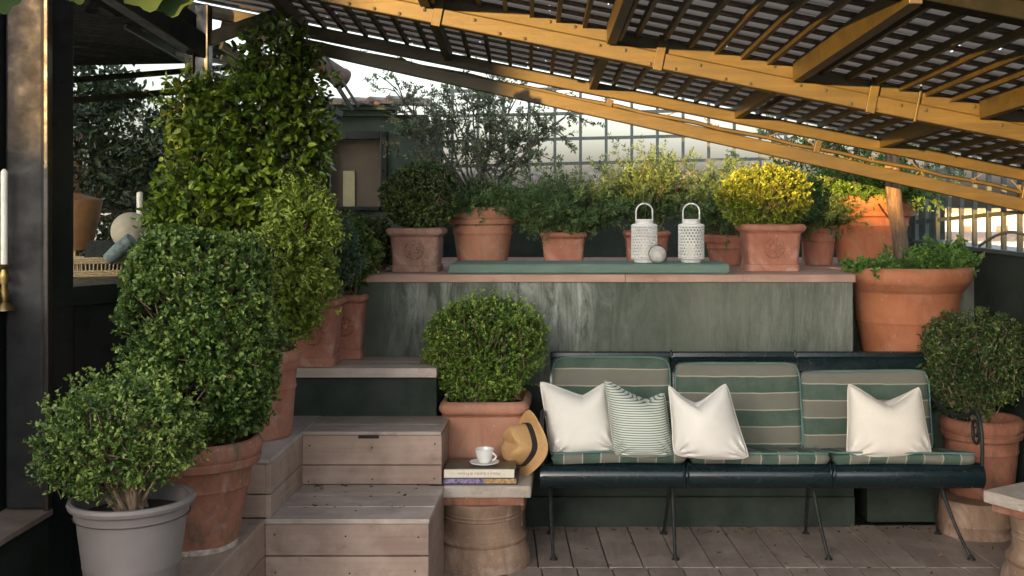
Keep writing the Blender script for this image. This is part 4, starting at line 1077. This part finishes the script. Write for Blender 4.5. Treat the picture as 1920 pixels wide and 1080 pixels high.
# three square pots on the landing and behind
for i, (X, Yt, Yb, s, wpx, lab, mt, bl_, rad, yb_) in enumerate((
    (590, 560, 686, 425., 98, "bluish boxwood in the front square terracotta pot on the upper landing", 'terra', 'l_blue', (.155, .14, .17), 478),
    (648, 552, 668, 405., 80, "boxwood in the square terracotta pot at the back of the landing, against the wall", 'terra', 'l_box', (.13, .13, .15), 482))):
    c = Vector(((X-CX)/s, F/s+.05, Z3+.002)); z1 = H-(Yt-CY)/s
    rt = thing("potted_boxwood", lab, "potted plant", c, None)
    square_pot(rt, c, wpx/s, z1-c.z, mt, .82, .035, True, True, .015)
    p = PX(X+(10 if i == 0 else 4), yb_, s)
    boxwood(rt, [((p.x, p.y+.05, p.z), rad)], (c.x, c.y, z1-.04), 1500, bl_, 70+i, tl=.03, ll=.014, lw=.009, amp=.08, nst=10)
# dark boxwood further back on the ledge's left end
s = 385.; c = Vector(((690-CX)/s, F/s+.15, ZL+.002)); rt = thing("potted_boxwood", "low dark boxwood in a small round pot at the far left end of the ledge", "potted plant", c)
round_pot(rt, c, .085, .12, .06, 'terra_grey')
p = PX(685, 462, s); boxwood(rt, [((p.x, p.y+.15, p.z), (.125, .13, .12)), ((p.x-.1, p.y+.2, p.z+.02), (.1, .1, .12))], (c.x, c.y, ZL+.1), 1300, 'l_boxd', 75, tl=.03, ll=.016, lw=.010, amp=.1, nst=8)
# ------------------------------------------------------------------ plants on the ledge
# square rosette pot, left
s = 388.; c = Vector(((776-CX)/s, F/s+.12, ZL+.001))
rt = thing("potted_boxwood", "dark round boxwood in a weathered square pot with rosette at the ledge's left end", "potted plant", c)
square_pot(rt, c, 108/s, .215, 'terra_grey', .92, .04, True, True, .02)
p = PX(783, 368, s-6); boxwood(rt, [((p.x, c.y, p.z), (.187, .18, .155))], (c.x, c.y, ZL+.17), 2600, 'l_boxd', 81, tl=.026, ll=.014, lw=.009, k=9, amp=.045, inner=.6, nst=8, shaggy=.2)
# round pot with olive tree
s = 361.; c = Vector(((905-CX)/s, F/s, ZL+.001))
rt = thing("potted_olive_tree", "grey branched small leaved tree in a big round pink terracotta pot on the ledge", "potted plant", c)
round_pot(rt, c, .184, .314, .125, 'terra_pink', rim_h=.075)
def sparse_tree(rt, base, targets, seed, mat, ntw=24, tl=.1, ll=.02, lw=.008, k=16, r0=.018, reach=.16, fan=.9, bark='bark'):
    rr = random.Random(seed); b = MB(); P = []; D = []
    for tg in targets:
        tg = Vector(tg); pts = []; base_ = Vector(base)+Vector((rr.uniform(-.02, .02), rr.uniform(-.02, .02), 0))
        for q in range(8):
            u = q/7; pts.append(base_.lerp(tg, u)+Vector((rr.uniform(-.02, .02), rr.uniform(-.03, .03), rr.uniform(-.015, .015)+.05*math.sin(math.pi*u)))*(0 < q))
        b.tube(pts, [r0*(1-.8*q/7) for q in range(8)], 7)
        for q in range(ntw):
            u = rr.uniform(.42, 1.0); i = min(6, int(u*7)); p = pts[i].lerp(pts[i+1], u*7-i)
            d = (tg-base_).normalized()*.6+Vector((rr.gauss(0, 1), rr.gauss(0, .8), rr.gauss(.2, .8)))*fan; d.normalize(); L = rr.uniform(.3, 1)*reach
            mid = p+d*L*.5+Vector((0, 0, .01)); e = p+d*L
            b.tube([p, mid, e], [.004, .0028, .0014], 4, cap=False)
            for w in range(3):
                dd = (d+Vector((rr.gauss(0, .7), rr.gauss(0, .7), rr.gauss(.15, .7)))).normalized()
                st = p.lerp(e, rr.uniform(.3, 1)); P.append(st); D.append(dd)
                b.tube([st, st+dd*tl], [.0016, .0008], 3, cap=False)
    b.build("branches", M[bark], rt, smooth=True)
    P = np.array([tuple(v) for v in P]); D = np.array([tuple(v) for v in D])
    B, LD, L, W, T = twig_leaves(P, D, k, tl, ll, lw, seed+2)
    leaf_mesh("foliage", B, LD, L, W, T, M[mat], rt, seed+3)
tg = [PX(X, Y, s)+Vector((0, dy, 0)) for X, Y, dy in ((735, 165, .0), (790, 200, .2), (770, 260, -.1), (830, 175, .1), (880, 140, -.1), (925, 150, .1), (960, 200, 0), (1062, 215, 0), (1010, 205, .1), (850, 250, .2), (905, 230, 0), (975, 270, .1), (800, 320, -.05), (935, 300, .05))]
sparse_tree(rt, c+Vector((0, 0, .26)), tg, 91, 'l_olive', ntw=12, tl=.085, ll=.019, lw=.009, k=17, r0=.0075, reach=.19, bark='greybark')
sparse_tree(rt, c+Vector((0, 0, .26)), [tg[0], tg[5], tg[7]], 95, 'l_olive', ntw=10, r0=.014, bark='greybark')
def fern_fill(rt, base, r, h, n, seed, mat, ll=.022, lw=.005, tl=.10, k=22, droop=.3, up=1.0, spread=.75, ellip=(1, 1)):
    """a mass of upright/arching sprays with needle leaves"""
    rr = np.random.default_rng(seed); a = rr.random(n)*6.283; q = np.sqrt(rr.random(n))
    d = np.stack([np.cos(a)*q*spread*ellip[0], np.sin(a)*q*spread*ellip[1], up*(.6+rr.random(n)*.5)], 1)
    P0_ = np.array(base)+np.stack([np.cos(a)*q*r*.45*ellip[0], np.sin(a)*q*r*.45*ellip[1], np.zeros(n)], 1)
    P = []; D = []; b = MB()
    for i in range(n):
        hh = h*(.45+.55*rr.random())*(1-.25*q[i]); dirv = Vector(d[i]).normalized(); p = Vector(P0_[i]); pts = [p]
        seg = 5
        for j in range(seg):
            dirv = (dirv+Vector((rr.normal()*.12, rr.normal()*.12, -droop*.25*q[i]))).normalized(); p = p+dirv*hh/seg; pts.append(p)
            if j >= 1:
                P.append(p); D.append(dirv+Vector(rr.normal(size=3))*.25)
                P.append(p); D.append(dirv+Vector(rr.normal(size=3))*.8)
        b.tube(pts, [.003, .0026, .0022, .0018, .0013, .0009], 4, cap=False)
    b.build("stems", M['twig'], rt, smooth=True)
    P = np.array([tuple(v) for v in P]); D = np.array([tuple(v) for v in D])
    B, LD, L, W, T = twig_leaves(P, D, k, tl, ll, lw, seed+2, 0, .75)
    leaf_mesh("foliage", B, LD, L, W, T, M[mat], rt, seed+3)
fern_fill(rt, c+Vector((0, 0, .27)), .2, .20, 70, 92, 'l_rose', spread=1.5)
# small pot with rosemary
s = 361.; 
def ros(X0, X1, Yt, Yp, s, Ys, n, seed, lab, mt='terra', sqr=True, mat='l_rose', spread=.9, h=None, px=None, ellip=(1, 1)):
    Xc = (X0+X1)/2; c = Vector(((Xc-CX)/s, F/s, ZL+.001)); zt_ = H-(Yp-CY)/s
    rt = thing("potted_rosemary", lab, "potted plant", c)
    if sqr: square_pot(rt, c, (X1-X0)/s, zt_-c.z, mt, .9, .03, False, False, .012)
    else: round_pot(rt, c, (X1-X0)/s/2, zt_-c.z, None, mt)
    hh = (H-(Ys-CY)/s)-zt_+.03
    fern_fill(rt, (c.x, c.y, zt_-.03), (X1-X0)/s*.5, hh, n, seed, mat, spread=spread, ellip=ellip)
ros(1013, 1101, 0, 434, 361., 312, 150, 101, "bushy rosemary in the plain square pot left of the lanterns", spread=.95, ellip=(1.15, .8))
ros(1168, 1256, 0, 432, 352., 262, 110, 103, "tall upright rosemary in the small pot behind the left lantern", 'terra', True, spread=.30)
ros(1318, 1402, 0, 440, 350., 292, 115, 105, "wispy rosemary in the terracotta pot behind the right lantern", 'terra', False, spread=.65)
# right rosette pot, sunlit boxwood
s = 384.; c = Vector(((1452-CX)/s, F/s+.13, ZL+.001))
rt = thing("potted_boxwood", "golden sunlit round boxwood in a square rosette pot right of the lanterns", "potted plant", c)
square_pot(rt, c, 122/s, .232, 'terra', .9, .04, True, True, .022)
p = PX(1437, 368, s-7); boxwood(rt, [((p.x, c.y, p.z), (.205, .19, .15)), ((p.x-.12, c.y-.02, p.z-.02), (.12, .12, .11))], (c.x, c.y, ZL+.19), 2900, 'l_boxy', 111, tl=.028, ll=.014, lw=.009, k=9, amp=.06, inner=.55, nst=10, shaggy=.25)
# trailing plant pots further right
ros(1498, 1572, 0, 418, 346., 345, 110, 121, "trailing ferny plant in a round pot behind the golden boxwood", 'terra', False, spread=1.5)
s = 325.; c = Vector(((1524-CX)/s, F/s, ZL+.001)); rt = thing("tall_pot", "tall pale terracotta pot standing behind the golden boxwood", "pot", c)
round_pot(rt, c, .075, H-(343-CY)/s-c.z, .06, 'terra_pink')
# big warm pot
s = 344.; c = Vector(((1630-CX)/s, F/s, ZL+.001)); rt = thing("potted_conifer", "big orange sunlit terracotta pot with feathery green shrub behind the tree trunk", "potted plant", c)
zt_ = H-(366-CY)/s; round_pot(rt, c, .25, zt_-c.z, .165, 'terra_warm', rim_h=.1)
fern_fill(rt, (c.x, c.y, zt_-.03), .3, .27, 220, 131, 'l_herb', spread=1.5, ll=.02, lw=.006)
b = MB(); b.tube([c+Vector((-.02+.4*k/10*.6, -.255+.02*k/10, .33-.24*(k/10)**.8)) for k in range(11)], .005, 6); b.build("water_pipe", M['iron'], rt, smooth=True)
# front tree pot on a pedestal
s = 380.; c = Vector(((1699-CX)/s, F/s, .64))
rt = thing("potted_tree", "large round terracotta pot with a bare trunked tree and herbs at the ledge's right end", "potted plant", c)
zt_ = H-(498-CY)/s; hh = zt_-c.z; z = lambda q: q
pr = [(.18, 0), (.185, .01), (.235, hh*.5), (.24, hh*.52), (.243, hh*.53), (.24, hh*.545), (.262, hh-.125), (.266, hh-.118), (.275, hh-.112), (.282, hh-.106)]
for a in np.linspace(-75, 90, 10): pr.append((.283+.03*math.cos(math.radians(a)), hh-.045+.045*math.sin(math.radians(a))-.0))
pr += [(.265, hh-.004), (.255, hh-.03), (.245, hh-.07)]
MB().lathe(c, pr, 72, wob=.003).build("pot", M['terra_warm'], rt, smooth=True)
MB().lathe((c.x, c.y, c.z+hh-.06), [(.25, 0), (.1, .015), (.01, .02)], 24).build("soil", M['soil'], rt)
tb = PX(1693, 495, s); tt_ = PX(1672, 290, s)
pts = [tb+Vector((0, 0, -.04)), tb.lerp(tt_, .25)+Vector((-.002, 0, 0)), tb.lerp(tt_, .5)+Vector((-.012, 0, 0)), tb.lerp(tt_, .75)+Vector((-.006, 0, 0)), tt_, tt_+Vector((-.03, .02, .12))]
b = MB(); b.tube(pts, [.042, .036, .038, .036, .034, .028], 20, cap=True)
V = b.V[0]; nf = lowfreq(5, 8, 60); nf2 = lowfreq(6, 8, 25); V[:, :2] += (nf(V*np.array([1, 1, .25]))*.0025+nf2(V)*.003)[:, None]
gb = NG("ridged_bark"); n1 = gb.noise(gb.map((6, 6, 1)), 9, 8, .7, .8); gb.bump(n1, 1.0, .012)
b.build("trunk", gb.done(gb.ramp(n1, [(.3, (.05, .035, .025)), (.7, (.24, .17, .12))]), .9), rt, smooth=True)
sub = [PX(X, Y, s)+Vector((0, dy, 0)) for X, Y, dy in ((1560, 300, .2), (1740, 275, .1), (1800, 320, .1), (1470, 265, .3), (1620, 320, .3), (1600, 250, -.1), (1760, 350, .2), (1500, 310, .3))]
sparse_tree(rt, pts[-1], sub, 141, 'l_herb', ntw=14, tl=.08, ll=.022, lw=.007, k=16, r0=.012, reach=.14)
fern_fill(rt, (c.x-.18, c.y-.08, zt_-.05), .14, .10, 24, 142, 'l_herb', spread=1.5, ll=.018, lw=.009, tl=.07)
fern_fill(rt, (c.x+.14, c.y-.05, zt_-.05), .17, .15, 60, 143, 'l_herb', spread=1.0, ll=.018, lw=.010, tl=.08)
rt = thing("pedestal", "plain green rendered pedestal under the large tree pot, hidden by the bench back", "pedestal", (c.x, c.y, 0))
MB().box(c.x-.25, c.x+.25, c.y-.22, c.y+.3, 0, .64).build("block", M['dkgreen'], rt, bevel=.005)
# dark boxwood right of the bench
s = 404.; c = Vector((1.905, 5.22, .162)); rt = thing("potted_boxwood", "dark twiggy boxwood in a round red brown pot right of the bench arm", "potted plant", c)
round_pot(rt, c, .19, H-(782-CY)/s-c.z, .14, 'terra_red', rim_h=.08)
boxwood(rt, [((1.87, 5.2, .77), (.24, .19, .205)), ((1.97, 5.18, .82), (.13, .15, .18)), ((1.84, 5.2, .66), (.2, .17, .14)), ((1.75, 5.2, .82), (.12, .13, .18))], (c.x, c.y, .46), 4200, 'l_boxd', 151, tl=.036, ll=.013, lw=.0075, k=9, amp=.12, inner=.45, nst=30, shaggy=.8)
shoots(rt, (1.87, 5.2, .77), (.24, .19, .205), 130, 'l_boxd', 152)
rt = thing("clay_drum", "low weathered clay drum under the red brown pot behind the bench leg", "drum", (1.86, 5.2, 0))
MB().lathe((1.86, 5.16, 0), [(.17, 0), (.172, .01), (.168, .05), (.171, .055), (.168, .06), (.165, .155), (.16, .16)], 48, wob=.006).build("drum", M['drum'], rt, smooth=True)

# ------------------------------------------------------------------ pad, lanterns, ball
c = Vector((.07, 5.4, ZL+.001)); b = MB()
x0, x1 = (841-CX)/396., (1367-CX)/396.
o = MB().box(x0, x1, 5.27, 5.62, ZL+.001, ZL+.047).build("bench_pad", M['pad'], None, bevel=.012); tag(o, "long flat grey green seat pad lying on the ledge under the lanterns", "pad")
for m in o.modifiers: m.segments = 4
ZP = ZL+.0475
def lantern(c, lab):
    rt = thing("lantern", lab, "lantern", c, "white pierced lanterns")
    Rr, h0, h1 = .0635, .018, .178; n = 24; rows = 11
    # pierced cylinder: lattice of hexagon-like holes made of a net of ribs
    V = []; Fc = []; b = MB(); dz = (h1-h0)/rows
    def cp(a, z, r=Rr): return (c.x+r*math.cos(a), c.y+r*math.sin(a), c.z+z)
    for i in range(rows):
        for k in range(n):
            a0 = 2*math.pi*(k+.5*(i % 2))/n; zc_ = h0+dz*(i+.5)
            # cell border octagon minus hole: ring of quads
            outer = []; inner = []
            for q in range(8):
                an = math.pi/8+q*math.pi/4; ox = max(-1, min(1, math.cos(an)*1.09)); oz = max(-1, min(1, math.sin(an)*1.09))
                outer.append((ox, oz))
            corners = [(1, 0), (1, 1), (0, 1), (-1, 1), (-1, 0), (-1, -1), (0, -1), (1, -1)]
            hw_ = math.pi/n; ring = []
            for (u, w) in corners: ring.append(cp(a0+hw_*u, zc_+dz/2*w))
            ra = .72; 
            for j in range(8):
                an = j*math.pi/4; ring.append(cp(a0+hw_*ra*math.cos(an), zc_+dz/2*ra*1.15*math.sin(an)))
            b.add(ring, [(j, (j+1) % 8, 8+(j+1) % 8, 8+j) for j in range(8)], .5)
    o = b.build("pierced_body", M['lantern'], rt); m = o.modifiers.new("Solid", 'SOLIDIFY'); m.thickness = .003; m.offset = -1
    b = MB(); b.lathe(c, [(.046, 0), (.048, .002), (.05, .012), (.062, .017), (.0645, .02), (.0645, .024), (.055, .024)], 40)
    b.build("base", M['lantern'], rt, smooth=True)
    b = MB(); b.grid([[(c.x+r_*math.cos(a), c.y+r_*math.sin(a), c.z+z) for a in np.linspace(0, 2*math.pi, 40, endpoint=False)] for r_, z in ((.058, .172), (.0645, .174), (.0645, .179), (.058, .185), (.043, .188), (.0425, .205), (.044, .207), (.0425, .209), (.039, .208), (.038, .186))], True); b.build("collar", M['lantern'], rt, smooth=True)
    b = MB(); b.tube([(c.x-.040, c.y, c.z+.185)]+[(c.x-.040*math.cos(math.pi*k/14), c.y, c.z+.245+.040*math.sin(math.pi*k/14)) for k in range(15)]+[(c.x+.040, c.y, c.z+.185)], .0036, 8); b.build("handle", M['lantern'], rt, smooth=True)
    MB().lathe(c+Vector((0, 0, .025)), [(.025, 0), (.025, .06), (.003, .062)], 20).build("candle", M['wax'], rt, smooth=True)
s = 386.
lantern(Vector(((1208-CX)/s, F/s, ZP)), "left white pierced lantern, the one behind the stone ball")
lantern(Vector(((1296-CX)/s, F/s, ZP)), "right white pierced lantern, standing alone on the pad")
cc = Vector(((1233-CX)/392., 5.345, ZP)); rt = thing("stone_ball", "small white marbled ball in a thin wire ring before the left lantern", "ball", cc)
MB().lathe(cc, [(.0405*math.sin(math.radians(a)), .0415-.0405*math.cos(math.radians(a))) for a in range(2, 180, 8)]+[(.0005, .082)], 32).build("ball", M['marble'], rt, smooth=True)
b = MB(); b.tube([(cc.x+.043*math.cos(a), cc.y+.008*math.cos(a), cc.z+.0445+.043*math.sin(a)) for a in np.linspace(0, 2*math.pi, 40)], .0015, 6); b.build("ring", M['iron'], rt, smooth=True)

# ------------------------------------------------------------------ large leaves hanging in at the top left
rt = thing("hanging_vine", "broad backlit vine leaves hanging from the roof at the top left", "vine", PX(300, -20, 700))
b = MB(); r5 = random.Random(9)
pts = [PX(120, -30, 700), PX(210, -22, 700), PX(300, -30, 700), PX(360, -18, 700)]; b.tube(pts, .004, 6); b.tube([PX(-20, -30, 700), PX(60, -35, 700), PX(120, -30, 700)], .004, 6); b.build("stem", M['bark'], rt)
b = MB()
for X, Y, sz, rt_ in ((275, -18, .06, -.3), (318, -4, .055, .2), (338, -12, .045, .6), (146, -12, .03, .1), (4, 0, .04, -.2), (295, -30, .06, .1)):
    p = PX(X, Y, 700+r5.uniform(-20, 20)); nn = 22; ring = []
    for k in range(nn):
        a = 2*math.pi*k/nn; lob = 1+.16*math.cos(5*a+.4)+.04*math.cos(15*a); ring.append((p.x+sz*lob*math.cos(a), p.y+.25*sz*math.sin(a*2)+.3*sz*math.cos(a), p.z+sz*lob*math.sin(a)*.9))
    b.add([tuple(p+Vector((0, .01, 0)))]+ring, [(0, 1+k, 1+(k+1) % nn) for k in range(nn)], r5.uniform(.3, .8))
b.build('leaves', mat_leaf('vine_leaf', (.012, .03, .005), (.02, .045, .008), (.03, .06, .010), .9, .25), rt, smooth=True)

# ------------------------------------------------------------------ beyond the terrace
def leafy_tree(name, lab, base, blobs, n, seed, mat, ll=.05, lw=.03, trunk_r=.08, k=8, tl=.25):
    rt = thing(name, lab, "tree", base)
    P, D = blob_points(n, blobs, seed, .2, 2.5, .35)
    B, LD, L, W, T = twig_leaves(P, D, k, tl, ll, lw, seed+1)
    leaf_mesh("crown", B, LD, L, W, T, M[mat], rt, seed+2)
    b = MB(); base = Vector(base); c0 = Vector(blobs[0][0])
    b.tube([base, base.lerp(c0, .5)+Vector((.03, 0, 0)), c0], [trunk_r, trunk_r*.8, trunk_r*.4], 10)
    r6 = np.random.default_rng(seed)
    for i in r6.integers(0, len(P), 26):
        p = Vector(P[i]); q = base.lerp(c0, .7); b.tube([q, q.lerp(p, .5)+Vector((0, 0, .05)), p], [trunk_r*.35, trunk_r*.2, trunk_r*.06], 5, cap=False)
    b.build("trunk", M['bark'], rt, smooth=True)
leafy_tree("reflection_dark_tree", "added dark leafy tree standing in for a reflection in the conservatory glass", (-3.5, 7.9, -.03), [((-3.5, 7.9, 1.95), (.42, .4, .52)), ((-3.35, 7.9, 1.55), (.5, .45, .45)), ((-3.0, 7.9, 1.5), (.4, .4, .4)), ((-3.55, 7.9, 2.3), (.28, .3, .3)), ((-3.15, 7.9, 2.0), (.22, .3, .3))], 2400, 201, 'l_treed', .05, .028, .05)  # this tree and the next are added to imitate reflections in the glass
leafy_tree("reflection_grey_tree", "added grey green feathery tree standing in for a reflection at the right side of the conservatory glass", (-2.55, 8.0, -.03), [((-2.85, 8.0, 1.85), (.22, .3, .35)), ((-2.6, 8.0, 1.5), (.35, .3, .35))], 900, 205, 'l_olive', .045, .010, .03)
def house(lab, x, y, w, d, z1, col, seed, floors=4):
    z0 = -14; rt = thing("distant_house", lab, "house", (x, y, z0))
    b = MB().box(x-w/2, x+w/2, y, y+d, z0, z1); b.build("wall", col, rt)
    MB().box(x-w/2-.3, x+w/2+.3, y-.3, y+d+.3, z1, z1+.35).build("roof", M['tile'], rt)
    nx = max(2, int(w/3)); r7 = random.Random(seed)
    for i in range(nx):
        for j in range(3):
            xx = x-w/2+(i+.5)*w/nx; zz = z1-1.6-j*3.1
            b = MB(); b.box(xx-.5, xx+.5, y-.06, y-.01, zz-.8, zz+.6); b.build("window", M['blind'], rt)
house("pale cream house far beyond the right railing", 27, 78, 14, 10, -1.2, M['render'], 1)
house("tall narrow white house behind the railing at the right edge", 34.5, 90, 9, 9, .6, mat_plain("white_render", (.8, .78, .72), .9, 0, .05, .3), 2)
house("lower sand coloured house between the railing bars", 25, 100, 24, 10, -2.6, mat_plain("sand_render", (.68, .58, .45), .9, 0, .05, .3), 3)
hl = MB(); n = 60
rowA = [(-900+1800*k/n, 900, -14) for k in range(n+1)]; rowB = [(-900+1800*k/n, 1000, -13+1.5*math.sin(k*.37)+1*math.sin(k*.9+1)) for k in range(n+1)]; rowC = [(-900+1800*k/n, 1300, -14) for k in range(n+1)]
hl.grid([rowA, rowB, rowC]); tag(hl.build("hills", mat_plain("pale_far_hill", (.55, .55, .55), .95, 0, .1, .01), None, smooth=True), None, None, kind='structure')  # hill colour kept pale to carry the distance haze
# parapet, and unseen blocks added to keep low sun off the lower terrace
rt = thing("terrace_parapet", "low rendered parapet closing the terrace behind the viewer", "wall", (0, -4, 0))
MB().box(-4.4, 2.3, -4.15, -3.95, -.03, .95).build("wall_body", M['render'], rt)
def back_sun_block(lab, x0, x1, y0, y1, z1, mat):
    rt = thing("unseen_sun_block", lab, "house", ((x0+x1)/2, (y0+y1)/2, -14))  # made-up block, placed and sized to stop the low sun
    MB().box(x0, x1, y0, y1, -14, z1).build("wall", mat, rt)
    b = MB(); nw = max(1, int((x1-x0)/3.0)); ww = (x1-x0)/nw
    for k in range(nw):
        b.box(x0+(k+.33)*ww, x0+(k+.67)*ww, y1+.01, y1+.05, z1-3, z1-1.4)
    b.build("window", M['blind'], rt)
e = Vector((-.237, 5.04, 0))+Vector((sdir.x, sdir.y, 0)).normalized()*26
back_sun_block("tall rendered block added unseen behind the viewer on the left to stop sun", -23, -14.22, e.y-3, e.y+2, 7.5, M['render'])
back_sun_block("narrow rendered block added unseen behind the viewer on the left to stop sun", e.x-.76, e.x, e.y, e.y+1.0, 8, M['render'])  # gap beside it is left so a sun patch reaches the timber post
T_ = math.tan(SUN_EL)
for k, (x0, x1, dz) in enumerate(((-16, -9.65, .29), (-9.6, -6.3, -.06), (-6.2, -3.1, .08), (-3.0, 6, -.02))):
    back_sun_block("low added sun block behind the viewer, number of gables %s" % ("one", "two", "three", "four")[k] if False else ("low cream block added unseen behind the viewer to stop sun", "lower flat block added unseen behind the viewer to stop sun", "wide low block added unseen behind the viewer to stop sun", "long low block added unseen behind the viewer to the right to stop sun")[k], x0, x1, -22-k, -16, 1.50+T_*21.5+dz, M['render'])

# dry leaves and grit on the deck and steps
r9 = np.random.default_rng(19); n = 130
xs = r9.uniform(-.4, 2.0, n); ys_ = np.where(r9.random(n) < .6, r9.uniform(5.12, 5.24, n), r9.uniform(4.3, 5.2, n))
P = np.stack([xs, ys_, np.full(n, .004)], 1); D = np.stack([r9.normal(size=n), r9.normal(size=n), np.full(n, .12)], 1)
o = leaf_mesh("dry_leaves", P, D, .012+.02*r9.random(n), .006+.008*r9.random(n), r9.random(n), mat_plain("dry_leaf", (.13, .085, .04), .9, 0, .5, 30), None, 20, .3)
tag(o, "small dry leaves and grit scattered over the deck under the bench", "dry leaves", kind='stuff')
# ------------------------------------------------------------------ sub-parts go under the part they sit on
SUB = {'piping': ('cushion_cover', 'pillow_cover'), 'rosette': ('pot',), 'soil': ('pot',), 'crusted_foot': ('pot',), 'hat_band': ('hat_body',), 'handle': ('cup',),
       'spine_text': ('spine',), 'window_blind': ('window_frame',), 'curtain_gap': ('window_frame',), 'pipe_mouth': ('pipe',), 'beam_clamp': ('middle_beam',), 'bolt_heads': ('middle_beam',),
       'binding_wire': ('truss_rod',), 'finger_notch': ('riser.001', 'riser'), 'twigs': ('foliage',), 'young_shoots': ('foliage',), 'window_sill': ('lower_panel',)}
for root in [o for o in COL.objects if o.parent is None and o.children]:
    kids = list(root.children)
    for k in kids:
        for base in SUB.get(k.name.split('.')[0], ()):
            c_ = [q for q in kids if q.name.split('.')[0] == base.split('.')[0] and q is not k]
            if c_:
                if k.location != Vector((0, 0, 0)) and k.type == 'MESH' and k.name.split('.')[0] != 'spine_text': pass
                k.parent = c_[0]; break
